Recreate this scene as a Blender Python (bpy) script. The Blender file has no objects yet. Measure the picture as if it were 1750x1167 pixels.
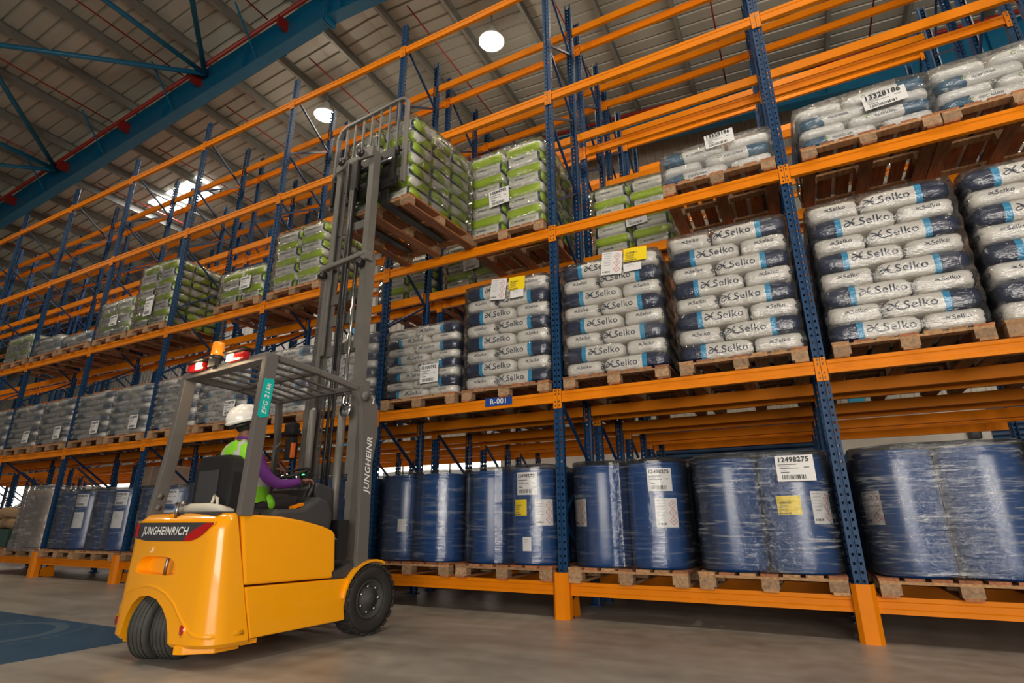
import bpy, bmesh, math, random
from mathutils import Vector, Matrix, noise
random.seed(7)
PI = math.pi
sc = bpy.context.scene
COL = sc.collection
# ------------------------------------------------------------------ camera
cam = bpy.data.objects.new('camera', bpy.data.cameras.new('camera'))
COL.objects.link(cam)
yaw, pitch, roll = -0.4767, 0.3175, -0.0056
fw = Vector((math.sin(yaw)*math.cos(pitch), math.cos(yaw)*math.cos(pitch), math.sin(pitch)))
rt = Vector((math.cos(yaw), -math.sin(yaw), 0))
up = rt.cross(fw)
r2 = rt*math.cos(roll)+up*math.sin(roll)
u2 = up*math.cos(roll)-rt*math.sin(roll)
mw = Matrix((r2, u2, -fw)).transposed().to_4x4()
mw.translation = Vector((-0.2936, -5.573, 0.9229))
cam.matrix_world = mw
cam.data.sensor_width = 36
cam.data.lens = 933.27/1750*36
cam.data.clip_end = 200
sc.camera = cam
# ------------------------------------------------------------------ world, exposure
w = bpy.data.worlds.new('world'); sc.world = w; w.use_nodes = True
bg = w.node_tree.nodes['Background']
bg.inputs[0].default_value = (1.0, 0.95, 0.88, 1)
bg.inputs[1].default_value = 0.17
vs = sc.view_settings
vs.view_transform = 'Standard'; vs.look = 'None'; vs.gamma = 1; vs.exposure = 0.0
vs.use_curve_mapping = False
sc.cycles.max_bounces = 6
sc.cycles.transparent_max_bounces = 24
sc.cycles.caustics_reflective = False
sc.cycles.caustics_refractive = False
sc.cycles.sample_clamp_indirect = 4
LAMP_W, SKY_W = 500, 1400
RIDGE_X, RAFT_Z, SLOPE = -8.2, 11.6, 0.08
def roofz(x): return RAFT_Z + 0.95 - SLOPE*abs(x-RIDGE_X)
def light(name, kind, loc, power, col, size=1, rot=(0, 0, 0), sy=None):
    l = bpy.data.lights.new(name, kind); l.energy = power; l.color = col
    if kind == 'AREA':
        l.size = size
        if sy: l.shape = 'RECTANGLE'; l.size_y = sy
    else: l.shadow_soft_size = size
    o = bpy.data.objects.new(name, l); COL.objects.link(o); o.location = loc; o.rotation_euler = rot
    return o
# lamp light sits under the high bay lamps built further down
LAMPS = [(-5.23, 3.03), (-10.53, 3.07), (.3, 3.0), (5.8, 3.0), (-16.1, -3.8), (-10.6, -3.8), (-5.15, -3.8), (.3, -3.8), (5.8, -3.8), (-21.6, -3.8)]  # front aisle row is out of view, added for its light
for x, y in LAMPS:
    l_ = light('high_bay_light', 'SPOT', (x, y, roofz(x)-.95), LAMP_W, (1, .87, .70), .28)
    if y > 0: light('roof_fill_light', 'POINT', (x, y, roofz(x)-1.0), 75, (1, .9, .74), .28)  # weak extra light added at the rack lamps to brighten the roof
    l_.data.spot_size = 2.7; l_.data.spot_blend = .6
# daylight through the open loading side behind the camera and through the roof light
light('loading_door_daylight', 'AREA', (3.5, -13.5, 2.6), SKY_W, (1, .93, .84), 9, (PI/2, 0, 0.1), 4.6)
light('skylight_daylight', 'AREA', (-18.4, 4.1, 11.85), 500, (.95, .97, 1), 2.6, (0, 0, 0), .9)

# ------------------------------------------------------------------ materials
def nt(m): return m.node_tree
def mat(name, col, rough=.5, metal=0, bump=0, bscale=40, vary=0, vscale=6, spec=.5, emit=0, coat=0, stretch=None):
    m = bpy.data.materials.new(name); m.use_nodes = True
    n = m.node_tree.nodes; L = m.node_tree.links
    b = n['Principled BSDF']
    b.inputs['Base Color'].default_value = (*col, 1)
    b.inputs['Roughness'].default_value = rough
    b.inputs['Metallic'].default_value = metal
    b.inputs['Specular IOR Level'].default_value = spec
    b.inputs['Coat Weight'].default_value = coat
    if emit:
        b.inputs['Emission Color'].default_value = (*col, 1); b.inputs['Emission Strength'].default_value = emit
    if bump or vary:
        tc = n.new('ShaderNodeTexCoord'); mp = n.new('ShaderNodeMapping')
        L.new(tc.outputs['Object'], mp.inputs[0])
        if stretch: mp.inputs['Scale'].default_value = stretch
    if bump:
        t = n.new('ShaderNodeTexNoise'); t.inputs['Scale'].default_value = bscale; t.inputs['Detail'].default_value = 3
        L.new(mp.outputs[0], t.inputs[0])
        bp = n.new('ShaderNodeBump'); bp.inputs['Strength'].default_value = bump; bp.inputs['Distance'].default_value = .02
        L.new(t.outputs[0], bp.inputs['Height']); L.new(bp.outputs[0], b.inputs['Normal'])
    if vary:
        t = n.new('ShaderNodeTexNoise'); t.inputs['Scale'].default_value = vscale; t.inputs['Detail'].default_value = 5
        L.new(mp.outputs[0], t.inputs[0])
        r = n.new('ShaderNodeMapRange'); r.inputs[1].default_value = .3; r.inputs[2].default_value = .7
        r.inputs[3].default_value = 1-vary; r.inputs[4].default_value = 1+vary
        L.new(t.outputs[0], r.inputs[0])
        mx = n.new('ShaderNodeMix'); mx.data_type = 'RGBA'; mx.blend_type = 'MULTIPLY'; mx.inputs[0].default_value = 1
        mx.inputs[6].default_value = (*col, 1); L.new(r.outputs[0], mx.inputs[7])
        L.new(mx.outputs[2], b.inputs['Base Color'])
    return m
def math_node(t, op, a, b=None, c=None):
    m = t.nodes.new('ShaderNodeMath'); m.operation = op
    for i, v in enumerate((a, b, c)):
        if v is None: continue
        if isinstance(v, (int, float)): m.inputs[i].default_value = v
        else: t.links.new(v, m.inputs[i])
    return m.outputs[0]
def mixc(t, f, a, b):
    m = t.nodes.new('ShaderNodeMix'); m.data_type = 'RGBA'
    t.links.new(f, m.inputs[0])
    for i, v in ((6, a), (7, b)):
        if isinstance(v, tuple): m.inputs[i].default_value = (*v, 1)
        else: t.links.new(v, m.inputs[i])
    return m.outputs[2]
def objxyz(t):
    tc = t.nodes.new('ShaderNodeTexCoord'); s = t.nodes.new('ShaderNodeSeparateXYZ'); t.links.new(tc.outputs['Object'], s.inputs[0])
    return tc.outputs['Object'], s.outputs[0], s.outputs[1], s.outputs[2]
ORANGE = mat('orange paint', (.76, .215, .002), .5, spec=.15, vary=.06, vscale=3, bump=.02, bscale=8)
BLUE = mat('rack blue paint', (.004, .030, .09), .38, vary=.1)
YEL = mat('truck yellow', (1.0, .40, .002), .24, coat=.5, bump=.015, bscale=4, spec=.5)
YEL2 = mat('truck yellow textured', (1.0, .395, .002), .36, bump=.08, bscale=250)
GREY = mat('truck grey', (.13, .12, .112), .5, bump=.06, bscale=200)
MGREY = mat('mast grey', (.15, .14, .125), .42, vary=.1)
DARK = mat('dark grey plastic', (.045, .045, .048), .55, bump=.08, bscale=200)
BLACK = mat('black', (.012, .012, .013), .5)
BLACKM = mat('black steel', (.018, .017, .016), .35, vary=.2)
RUB = mat('rubber', (.022, .02, .018), .72, vary=.25, vscale=10)
RUBG = mat('greyish tread rubber', (.055, .055, .048), .75, vary=.2, vscale=8)
CHROME = mat('chrome', (.7, .7, .7), .12, metal=1)
STEEL = mat('steel', (.45, .44, .42), .35, metal=1)
REDL = mat('red lens', (.5, .004, .01), .15, coat=1)
REDG = mat('lit red lens', (.42, .006, .006), .2, emit=.06)
LAMPM = mat('lit lamp', (1, .66, .36), .2, emit=4)
AMB = mat('amber lens', (.9, .25, .01), .2, coat=1, emit=.25)
WHITE = mat('white print', (.85, .85, .83), .5)
TEAL = mat('teal sticker', (.0, .47, .42), .4)
PAPER = mat('paper', (.75, .74, .73), .55, bump=.15, bscale=12)
INK = mat('ink', (.03, .03, .035), .6)
GINK = mat('grey ink', (.3, .3, .31), .6)
REDI = mat('red ink', (.7, .05, .05), .6)
YLAB = mat('yellow label', (.9, .66, .0), .5)
SIGNB = mat('sign blue', (.01, .06, .3), .4)
SKIN = mat('skin', (.22, .1, .06), .5)
PURP = mat('purple shirt', (.13, .022, .21), .8, bump=.25, bscale=30)
VEST = mat('hi-vis green', (.22, .62, .02), .7, bump=.2, bscale=25)
REFL = mat('reflective strip', (.5, .5, .48), .4)
PANTS = mat('dark trousers', (.025, .018, .02), .8)
HELM = mat('white helmet', (.78, .77, .74), .25, coat=.3)
HAIR = mat('black hair', (.012, .01, .009), .6)
CREAM = mat('cream cable', (.6, .56, .46), .5)
REDP = mat('red pipe', (.28, .018, .01), .45)
RBLUE = mat('roof steel blue', (.004, .13, .25), .45, vary=.1)
GALV = mat('galvanised purlin', (.22, .21, .18), .5, vary=.1, metal=.2)
LAMPON = mat('lamp disc', (1, .93, .8), .3, emit=9)
SKYP = mat('skylight panel', (.95, .98, 1), .3, emit=4)
GLOWP = mat('daylit window', (1, .93, .8), .4, emit=2.2)
WWALL = mat('white wall panel', (.62, .6, .55), .7, vary=.05)
CLAD = mat('beige cladding', (.55, .52, .44), .6, vary=.06)
BDOOR = mat('blue shutter', (.01, .04, .1), .5)
SACKB = mat('brown sack', (.32, .2, .11), .8, bump=.4, bscale=15)
CARTON = mat('carton', (.36, .26, .2), .7, vary=.1)
MIRR = mat('mirror', (.8, .8, .8), .03, metal=1)
GLED = mat('green led', (.1, 1, .3), .3, emit=2)
TRAY = mat('dark green crate', (.02, .06, .05), .5)

def wood(name, base):
    m = bpy.data.materials.new(name); m.use_nodes = True; t = m.node_tree; b = t.nodes['Principled BSDF']
    co, x, y, z = objxyz(t)
    mp = t.nodes.new('ShaderNodeMapping'); mp.inputs['Scale'].default_value = (30, 3, 30); t.links.new(co, mp.inputs[0])
    oi = t.nodes.new('ShaderNodeObjectInfo')
    n1 = t.nodes.new('ShaderNodeTexNoise'); n1.noise_dimensions = '4D'; n1.inputs['Scale'].default_value = 1.4; n1.inputs['Detail'].default_value = 4
    t.links.new(mp.outputs[0], n1.inputs[0]); t.links.new(math_node(t, 'MULTIPLY', oi.outputs['Random'], 40), n1.inputs['W'])
    f = t.nodes.new('ShaderNodeMapRange'); f.inputs[1].default_value = .3; f.inputs[2].default_value = .7; t.links.new(n1.outputs[0], f.inputs[0])
    c = mixc(t, f.outputs[0], tuple(v*.55 for v in base), tuple(v*1.2 for v in base))
    hs = t.nodes.new('ShaderNodeHueSaturation'); t.links.new(c, hs.inputs['Color'])
    t.links.new(math_node(t, 'MULTIPLY_ADD', oi.outputs['Random'], .5, .75), hs.inputs['Value'])
    t.links.new(hs.outputs[0], b.inputs['Base Color']); b.inputs['Roughness'].default_value = .8
    bp = t.nodes.new('ShaderNodeBump'); bp.inputs['Strength'].default_value = .3; bp.inputs['Distance'].default_value = .004
    t.links.new(n1.outputs[0], bp.inputs['Height']); t.links.new(bp.outputs[0], b.inputs['Normal'])
    return m
WOOD = wood('pallet wood', (.42, .23, .105))
WOODR = wood('reddish pallet wood', (.36, .135, .055))
WOODB = wood('pallet block wood', (.36, .22, .12))

def post_mat():
    m = bpy.data.materials.new('perforated blue post'); m.use_nodes = True; t = m.node_tree; b = t.nodes['Principled BSDF']
    b.inputs['Base Color'].default_value = (.004, .040, .115, 1); b.inputs['Roughness'].default_value = .5; b.inputs['Specular IOR Level'].default_value = .3
    co, x, y, z = objxyz(t)
    zz = math_node(t, 'ABSOLUTE', math_node(t, 'SUBTRACT', math_node(t, 'FRACT', math_node(t, 'DIVIDE', z, .068)), .5))
    hz = math_node(t, 'LESS_THAN', zz, .17)
    ax = math_node(t, 'ABSOLUTE', x)
    hx = math_node(t, 'MULTIPLY', math_node(t, 'GREATER_THAN', ax, .016), math_node(t, 'LESS_THAN', ax, .033))
    fx = math_node(t, 'MULTIPLY', hx, math_node(t, 'LESS_THAN', math_node(t, 'ABSOLUTE', y), .012))
    sy = math_node(t, 'LESS_THAN', math_node(t, 'ABSOLUTE', math_node(t, 'SUBTRACT', math_node(t, 'ABSOLUTE', y), .04)), .009)
    sd = math_node(t, 'MULTIPLY', sy, math_node(t, 'GREATER_THAN', ax, .045))
    hole = math_node(t, 'MULTIPLY', hz, math_node(t, 'MAXIMUM', fx, sd))
    tr = t.nodes.new('ShaderNodeBsdfTransparent'); mx = t.nodes.new('ShaderNodeMixShader')
    t.links.new(hole, mx.inputs[0]); t.links.new(b.outputs[0], mx.inputs[1]); t.links.new(tr.outputs[0], mx.inputs[2])
    t.links.new(mx.outputs[0], t.nodes['Material Output'].inputs[0])
    return m
POST = post_mat()

def attrxyz(t):
    tc = t.nodes.new('ShaderNodeAttribute'); tc.attribute_name = 'bag'; s = t.nodes.new('ShaderNodeSeparateXYZ'); t.links.new(tc.outputs['Vector'], s.inputs[0])
    return tc.outputs['Vector'], s.outputs[0], s.outputs[1], s.outputs[2]
def set_bag(me, vals):
    at = me.attributes.new('bag', 'FLOAT_VECTOR', 'POINT'); at.data.foreach_set('vector', [c for v in vals for c in v])
def sack_mat(name, main, cap, stripe, kind):
    m = bpy.data.materials.new(name); m.use_nodes = True; t = m.node_tree; b = t.nodes['Principled BSDF']
    co, x, y, z = attrxyz(t)
    if kind == 'navy':      # cap | stripe | main along the length
        c = mixc(t, math_node(t, 'LESS_THAN', x, -.085), main, stripe)
        c = mixc(t, math_node(t, 'LESS_THAN', x, -.135), c, cap)
    elif kind == 'green':   # white panel on one long face, green on the other, dark bands near the ends
        nz = t.nodes.new('ShaderNodeTexNoise'); nz.inputs['Scale'].default_value = 5; t.links.new(co, nz.inputs[0])
        wob = math_node(t, 'MULTIPLY', math_node(t, 'SUBTRACT', nz.outputs[0], .5), .05)
        g = math_node(t, 'GREATER_THAN', math_node(t, 'ADD', y, wob), -.06)
        hi = math_node(t, 'MULTIPLY', math_node(t, 'GREATER_THAN', math_node(t, 'ADD', z, wob), .035), math_node(t, 'GREATER_THAN', y, .1))
        ax = math_node(t, 'ABSOLUTE', x)
        c = mixc(t, g, main, stripe)
        c = mixc(t, hi, c, main)
        band = math_node(t, 'MULTIPLY', math_node(t, 'GREATER_THAN', ax, .215), math_node(t, 'LESS_THAN', ax, .25))
        bandw = math_node(t, 'MULTIPLY', band, math_node(t, 'LESS_THAN', y, .03))
        c = mixc(t, bandw, c, cap)
        c = mixc(t, math_node(t, 'GREATER_THAN', ax, .25), c, mixc(t, math_node(t, 'GREATER_THAN', math_node(t, 'ADD', y, z), .0), stripe, main))
    else:
        ax = math_node(t, 'MULTIPLY', x, -1.0)
        nz = t.nodes.new('ShaderNodeTexNoise'); nz.inputs['Scale'].default_value = 4; t.links.new(co, nz.inputs[0])
        e = math_node(t, 'GREATER_THAN', math_node(t, 'ADD', ax, math_node(t, 'MULTIPLY', nz.outputs[0], .25)), .24)
        c = mixc(t, e, main, cap)
    t.links.new(c, b.inputs['Base Color'])
    b.inputs['Roughness'].default_value = .38
    tc = t.nodes.new('ShaderNodeTexNoise'); tc.inputs['Scale'].default_value = 9; tc.inputs['Detail'].default_value = 3; tc.noise_dimensions = '4D'
    oi = t.nodes.new('ShaderNodeObjectInfo'); t.links.new(math_node(t, 'MULTIPLY', oi.outputs['Random'], 30), tc.inputs['W'])
    mp = t.nodes.new('ShaderNodeMapping'); mp.inputs['Scale'].default_value = (1, 1, 2.2); t.links.new(co, mp.inputs[0]); t.links.new(mp.outputs[0], tc.inputs[0])
    bp = t.nodes.new('ShaderNodeBump'); bp.inputs['Strength'].default_value = .8; bp.inputs['Distance'].default_value = .03
    t.links.new(tc.outputs[0], bp.inputs['Height']); t.links.new(bp.outputs[0], b.inputs['Normal'])
    return m
M_NAVY = sack_mat('navy and white sack', (.74, .70, .63), (.006, .014, .05), (.02, .3, .55), 'navy')
M_GREEN = sack_mat('green and white sack', (.68, .66, .58), (.01, .03, .05), (.37, .52, .02), 'green')
M_BLUE = sack_mat('blue and white sack', (.72, .70, .65), (.006, .085, .17), (.02, .2, .36), 'blue')

def wrap_mat(name, base, streak, sx=(2.2, 2.2, 26), rough=.16, bs=.5):
    m = bpy.data.materials.new(name); m.use_nodes = True; t = m.node_tree; b = t.nodes['Principled BSDF']
    co, x, y, z = objxyz(t)
    b.inputs['Base Color'].default_value = (.8, .82, .85, 1); b.inputs['Roughness'].default_value = rough
    b.inputs['Specular IOR Level'].default_value = .9
    oi = t.nodes.new('ShaderNodeObjectInfo')
    def ns(sc_, s, d):
        mp = t.nodes.new('ShaderNodeMapping'); mp.inputs['Scale'].default_value = sc_; mp.inputs['Rotation'].default_value = (.04, -.05, 0)
        n = t.nodes.new('ShaderNodeTexNoise'); n.noise_dimensions = '4D'; n.inputs['Scale'].default_value = s; n.inputs['Detail'].default_value = d; n.inputs['Roughness'].default_value = .6
        t.links.new(co, mp.inputs[0]); t.links.new(mp.outputs[0], n.inputs[0]); t.links.new(math_node(t, 'MULTIPLY', oi.outputs['Random'], 20), n.inputs['W'])
        return n.outputs[0]
    n1 = ns(sx, 1.3, 4); n2 = ns((1, 1, 2), 2.2, 3); n3 = ns((1, 1, 1.4), 11, 3)
    r = t.nodes.new('ShaderNodeMapRange'); r.inputs[1].default_value = .52; r.inputs[2].default_value = .68; t.links.new(n1, r.inputs[0])
    p = t.nodes.new('ShaderNodeMapRange'); p.inputs[1].default_value = .35; p.inputs[2].default_value = .7; t.links.new(n2, p.inputs[0])
    f = math_node(t, 'ADD', math_node(t, 'MULTIPLY', math_node(t, 'MULTIPLY', r.outputs[0], p.outputs[0]), streak), base)
    h = math_node(t, 'ADD', math_node(t, 'MULTIPLY', n1, .5), math_node(t, 'MULTIPLY', n3, .7))
    bp = t.nodes.new('ShaderNodeBump'); bp.inputs['Strength'].default_value = bs; bp.inputs['Distance'].default_value = .03
    t.links.new(h, bp.inputs['Height']); t.links.new(bp.outputs[0], b.inputs['Normal'])
    tr = t.nodes.new('ShaderNodeBsdfTransparent'); mx = t.nodes.new('ShaderNodeMixShader')
    gl = t.nodes.new('ShaderNodeBsdfGlossy'); gl.inputs['Roughness'].default_value = rough*.9; t.links.new(bp.outputs[0], gl.inputs['Normal'])
    m2 = t.nodes.new('ShaderNodeMixShader'); fr = t.nodes.new('ShaderNodeFresnel'); fr.inputs[0].default_value = 1.55; t.links.new(bp.outputs[0], fr.inputs['Normal'])
    t.links.new(f, mx.inputs[0]); t.links.new(tr.outputs[0], mx.inputs[1]); t.links.new(b.outputs[0], mx.inputs[2])
    t.links.new(math_node(t, 'MULTIPLY', fr.outputs[0], .9), m2.inputs[0]); t.links.new(mx.outputs[0], m2.inputs[1]); t.links.new(gl.outputs[0], m2.inputs[2])
    t.links.new(m2.outputs[0], t.nodes['Material Output'].inputs[0])
    return m
WRAP_D = wrap_mat('drum stretch film', .015, .22, rough=.1, bs=.35)
WRAP_D2 = wrap_mat('thick drum stretch film', .03, .55, (3, 3, 34), rough=.12, bs=.8)
WRAP_S = wrap_mat('sack stretch film', .02, .16, (2, 2, 9), .1, .8)
WRAP_F = wrap_mat('hazy stretch film', .1, .35, (2, 2, 12), .14, .9)
WRAP_C = wrap_mat('crumpled sack film', .05, .3, (4, 4, 9), .1, 1.0)
DRUMM = mat('blue drum plastic', (.003, .05, .19), .28, vary=.12, vscale=4, spec=.6)
DRUMD = mat('drum lid plastic', (.006, .05, .17), .4)

def floor_mat():
    m = bpy.data.materials.new('polished concrete'); m.use_nodes = True; t = m.node_tree; b = t.nodes['Principled BSDF']
    co, x, y, z = objxyz(t)
    def ns(scale, s, d):
        mp = t.nodes.new('ShaderNodeMapping'); mp.inputs['Scale'].default_value = scale; t.links.new(co, mp.inputs[0])
        n = t.nodes.new('ShaderNodeTexNoise'); n.inputs['Scale'].default_value = s; n.inputs['Detail'].default_value = d; t.links.new(mp.outputs[0], n.inputs[0]); return n.outputs[0]
    n1 = ns((1, 1, 1), .8, 6); n2 = ns((1, 1, 1), 6, 6); n3 = ns((.5, 3, 1), 1.5, 4)
    f = math_node(t, 'MULTIPLY_ADD', n1, .5, math_node(t, 'MULTIPLY_ADD', n2, .25, math_node(t, 'MULTIPLY', n3, .3)))
    r = t.nodes.new('ShaderNodeMapRange'); r.inputs[1].default_value = .38; r.inputs[2].default_value = .68; t.links.new(f, r.inputs[0])
    c = mixc(t, r.outputs[0], (.19, .175, .15), (.40, .37, .32))
    t.links.new(c, b.inputs['Base Color'])
    t.links.new(math_node(t, 'MULTIPLY_ADD', n2, .25, .26), b.inputs['Roughness'])
    return m
FLOORM = floor_mat()
def mark_mat():
    m = bpy.data.materials.new('blue floor paint'); m.use_nodes = True; t = m.node_tree; b = t.nodes['Principled BSDF']
    co, x, y, z = objxyz(t)
    dx = math_node(t, 'ADD', x, 6.9); dy = math_node(t, 'ADD', y, 2.95)
    rr = math_node(t, 'SQRT', math_node(t, 'ADD', math_node(t, 'MULTIPLY', dx, dx), math_node(t, 'MULTIPLY', dy, dy)))
    ring = math_node(t, 'LESS_THAN', math_node(t, 'ABSOLUTE', math_node(t, 'SUBTRACT', rr, .55)), .05)
    ang = math_node(t, 'ARCTAN2', dy, dx)
    dash = math_node(t, 'GREATER_THAN', math_node(t, 'SINE', math_node(t, 'MULTIPLY', ang, 40)), 0)
    ring2 = math_node(t, 'MULTIPLY', math_node(t, 'LESS_THAN', math_node(t, 'ABSOLUTE', math_node(t, 'SUBTRACT', rr, .72)), .025), dash)
    c = mixc(t, math_node(t, 'MULTIPLY', math_node(t, 'MAXIMUM', ring, ring2), .35), (.012, .07, .14), (.14, .2, .22))
    t.links.new(c, b.inputs['Base Color']); b.inputs['Roughness'].default_value = .35
    return m

# ------------------------------------------------------------------ object helpers
def link(o, parent=None):
    COL.objects.link(o)
    if parent is not None: o.parent = parent
    return o
class MB:
    """collects shapes and links them as one mesh object"""
    def __init__(s): s.v = []; s.f = []; s.mi = []; s.sm = []
    def add(s, vs_, fs, mi=0, smooth=False):
        k = len(s.v); s.v += [tuple(v) for v in vs_]
        for f in fs: s.f.append([i+k for i in f]); s.mi.append(mi); s.sm.append(smooth)
        return s
    def box(s, c, d, rot=None, mi=0, ch=0):
        x, y, z = d[0]/2, d[1]/2, d[2]/2
        if ch:      # chamfered on all edges
            bm = bmesh.new(); bmesh.ops.create_cube(bm, size=1)
            for v in bm.verts: v.co = Vector((v.co.x*d[0], v.co.y*d[1], v.co.z*d[2]))
            bmesh.ops.bevel(bm, geom=list(bm.edges), offset=ch, segments=2, affect='EDGES', profile=.6)
            vs_ = [v.co.copy() for v in bm.verts]; bm.verts.index_update(); fs = [[v.index for v in f.verts] for f in bm.faces]; bm.free()
        else:
            vs_ = [Vector((i*x, j*y, k*z)) for i in (-1, 1) for j in (-1, 1) for k in (-1, 1)]
            fs = [(0, 1, 3, 2), (4, 6, 7, 5), (0, 4, 5, 1), (2, 3, 7, 6), (0, 2, 6, 4), (1, 5, 7, 3)]
        if rot is not None: vs_ = [rot @ v for v in vs_]
        c = Vector(c)
        return s.add([v+c for v in vs_], fs, mi)
    def bar(s, a, b, w_, h_, mi=0, upv=(0, 0, 1), ch=0):
        a, b = Vector(a), Vector(b); d = (b-a); L = d.length; d.normalize(); u = Vector(upv)
        if abs(d.dot(u)) > .98: u = Vector((0, 1, 0))
        sd = d.cross(u).normalized(); uu = sd.cross(d)
        return s.box((a+b)/2, (L, w_, h_), Matrix((d, sd, uu)).transposed(), mi, ch)
    def tube(s, pts, r, n=8, mi=0, caps=True):
        pts = [Vector(p) for p in pts]; rs = r if isinstance(r, (list, tuple)) else [r]*len(pts)
        prev = None; rings = []
        for i, p in enumerate(pts):
            d = (pts[min(i+1, len(pts)-1)]-pts[max(i-1, 0)]).normalized()
            if prev is None:
                u = Vector((0, 0, 1)) if abs(d.z) < .9 else Vector((0, 1, 0)); sx = d.cross(u).normalized()
            else: sx = (prev-d*prev.dot(d)).normalized()
            prev = sx; sy = d.cross(sx)
            rings.append([p+(sx*math.cos(2*PI*k/n)+sy*math.sin(2*PI*k/n))*rs[i] for k in range(n)])
        vs_ = [v for r_ in rings for v in r_]; fs = []
        for i in range(len(pts)-1):
            for k in range(n): fs.append((i*n+k, i*n+(k+1) % n, (i+1)*n+(k+1) % n, (i+1)*n+k))
        if caps: fs += [tuple(range(n))[::-1], tuple((len(pts)-1)*n+k for k in range(n))]
        return s.add(vs_, fs, mi, True)
    def lathe(s, prof, n=24, c=(0, 0, 0), axis='z', mi=0):
        vs_ = []; fs = []
        for r, z in prof:
            for k in range(n):
                a = 2*PI*k/n
                p = (r*math.cos(a), r*math.sin(a), z)
                if axis == 'x': p = (p[2], p[0], p[1])
                if axis == 'y': p = (p[0], p[2], p[1])
                vs_.append(Vector(p)+Vector(c))
        for i in range(len(prof)-1):
            for k in range(n): fs.append((i*n+k, i*n+(k+1) % n, (i+1)*n+(k+1) % n, (i+1)*n+k))
        fs.append(tuple(range(n))); fs.append(tuple((len(prof)-1)*n+k for k in range(n)))
        return s.add(vs_, fs, mi, True)
    def prism(s, pts, a, b, axis='x', mi=0):
        """2D outline extruded between a and b along an axis"""
        def P(p, t):
            return (t, p[0], p[1]) if axis == 'x' else ((p[0], t, p[1]) if axis == 'y' else (p[0], p[1], t))
        n = len(pts); vs_ = [P(p, a) for p in pts]+[P(p, b) for p in pts]
        fs = [tuple(range(n)), tuple(range(2*n-1, n-1, -1))]+[(i, i+n, (i+1) % n+n, (i+1) % n) for i in range(n)]
        return s.add(vs_, fs, mi)
    def mesh(s, name, mats, bevel=0):
        me = bpy.data.meshes.new(name); me.from_pydata(s.v, [], s.f)
        for m in (mats if isinstance(mats, (list, tuple)) else [mats]): me.materials.append(m)
        me.polygons.foreach_set('material_index', s.mi); me.polygons.foreach_set('use_smooth', s.sm)
        bm = bmesh.new(); bm.from_mesh(me)
        bmesh.ops.recalc_face_normals(bm, faces=bm.faces)
        if bevel:
            es = [e for e in bm.edges if len(e.link_faces) == 2 and e.calc_face_angle(0) > .5]
            bmesh.ops.bevel(bm, geom=es, offset=bevel, segments=2, affect='EDGES', profile=.6)
        bm.to_mesh(me); bm.free(); me.update()
        return me
    def build(s, name, mats, parent=None, bevel=0, loc=None):
        o = bpy.data.objects.new(name, s.mesh(name, mats, bevel)); link(o, parent)
        if loc: o.location = loc
        return o
def autosmooth(o, ang=.6):
    me = o.data; me.polygons.foreach_set('use_smooth', [True]*len(me.polygons))
    bm = bmesh.new(); bm.from_mesh(me)
    for e in bm.edges: e.smooth = not (len(e.link_faces) == 2 and e.calc_face_angle(0) > ang)
    bm.to_mesh(me); bm.free()
    return o
def tag(o, label, cat, group=None, kind=None):
    o['label'] = label; o['category'] = cat
    if group: o['group'] = group
    if kind: o['kind'] = kind
    return o
def empty(name, loc=(0, 0, 0), rz=0):
    o = bpy.data.objects.new(name, None); link(o); o.location = loc; o.rotation_euler = (0, 0, rz); o.empty_display_size = .1
    return o
def struct(o): o['kind'] = 'structure'; return o
def copy_tree(o, parent=None):
    c = o.copy(); link(c); c.parent = parent
    for ch in CH.get(o.name, ()): copy_tree(ch, c)
    CH[c.name] = [x for x in NEWCH.pop(c.name, [])]
    return c
CH = {}; NEWCH = {}
def dup(root, loc, rz=0):
    c = root.copy(); link(c); c.location = loc; c.rotation_euler = (0, 0, rz)
    for ch in root.children:
        d = ch.copy(); link(d); d.parent = c
        for g in ch.children:
            e = g.copy(); link(e); e.parent = d
    return c
_tx = {}
def text2d(body, size, shear=0, bold=0.0, align='CENTER'):
    key = (body, size, shear, bold, align)
    if key in _tx: return _tx[key]
    cu = bpy.data.curves.new('t', 'FONT'); cu.body = body; cu.size = size; cu.shear = shear; cu.offset = bold
    cu.space_character = 1.08; cu.align_x = align; cu.align_y = 'CENTER'; cu.resolution_u = 3
    o = bpy.data.objects.new('t', cu); COL.objects.link(o)
    me = bpy.data.meshes.new_from_object(o.evaluated_get(bpy.context.evaluated_depsgraph_get()))
    r = ([v.co.copy() for v in me.vertices], [tuple(p.vertices) for p in me.polygons])
    bpy.data.objects.remove(o); bpy.data.curves.remove(cu); bpy.data.meshes.remove(me)
    _tx[key] = r
    return r

# ------------------------------------------------------------------ setting
f = MB(); f.add([(-60, -16, 0), (16, -16, 0), (16, 9, 0), (-60, 9, 0)], [(0, 1, 2, 3)])
struct(f.build('floor', FLOORM))
fm = MB(); fm.box((-9.4, -3.9, .0015), (8, 3.3, .003))
tag(fm.build('floor_marking', mark_mat()), 'blue painted floor area with a pale ring, left of the forklift', 'floor marking')
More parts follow.
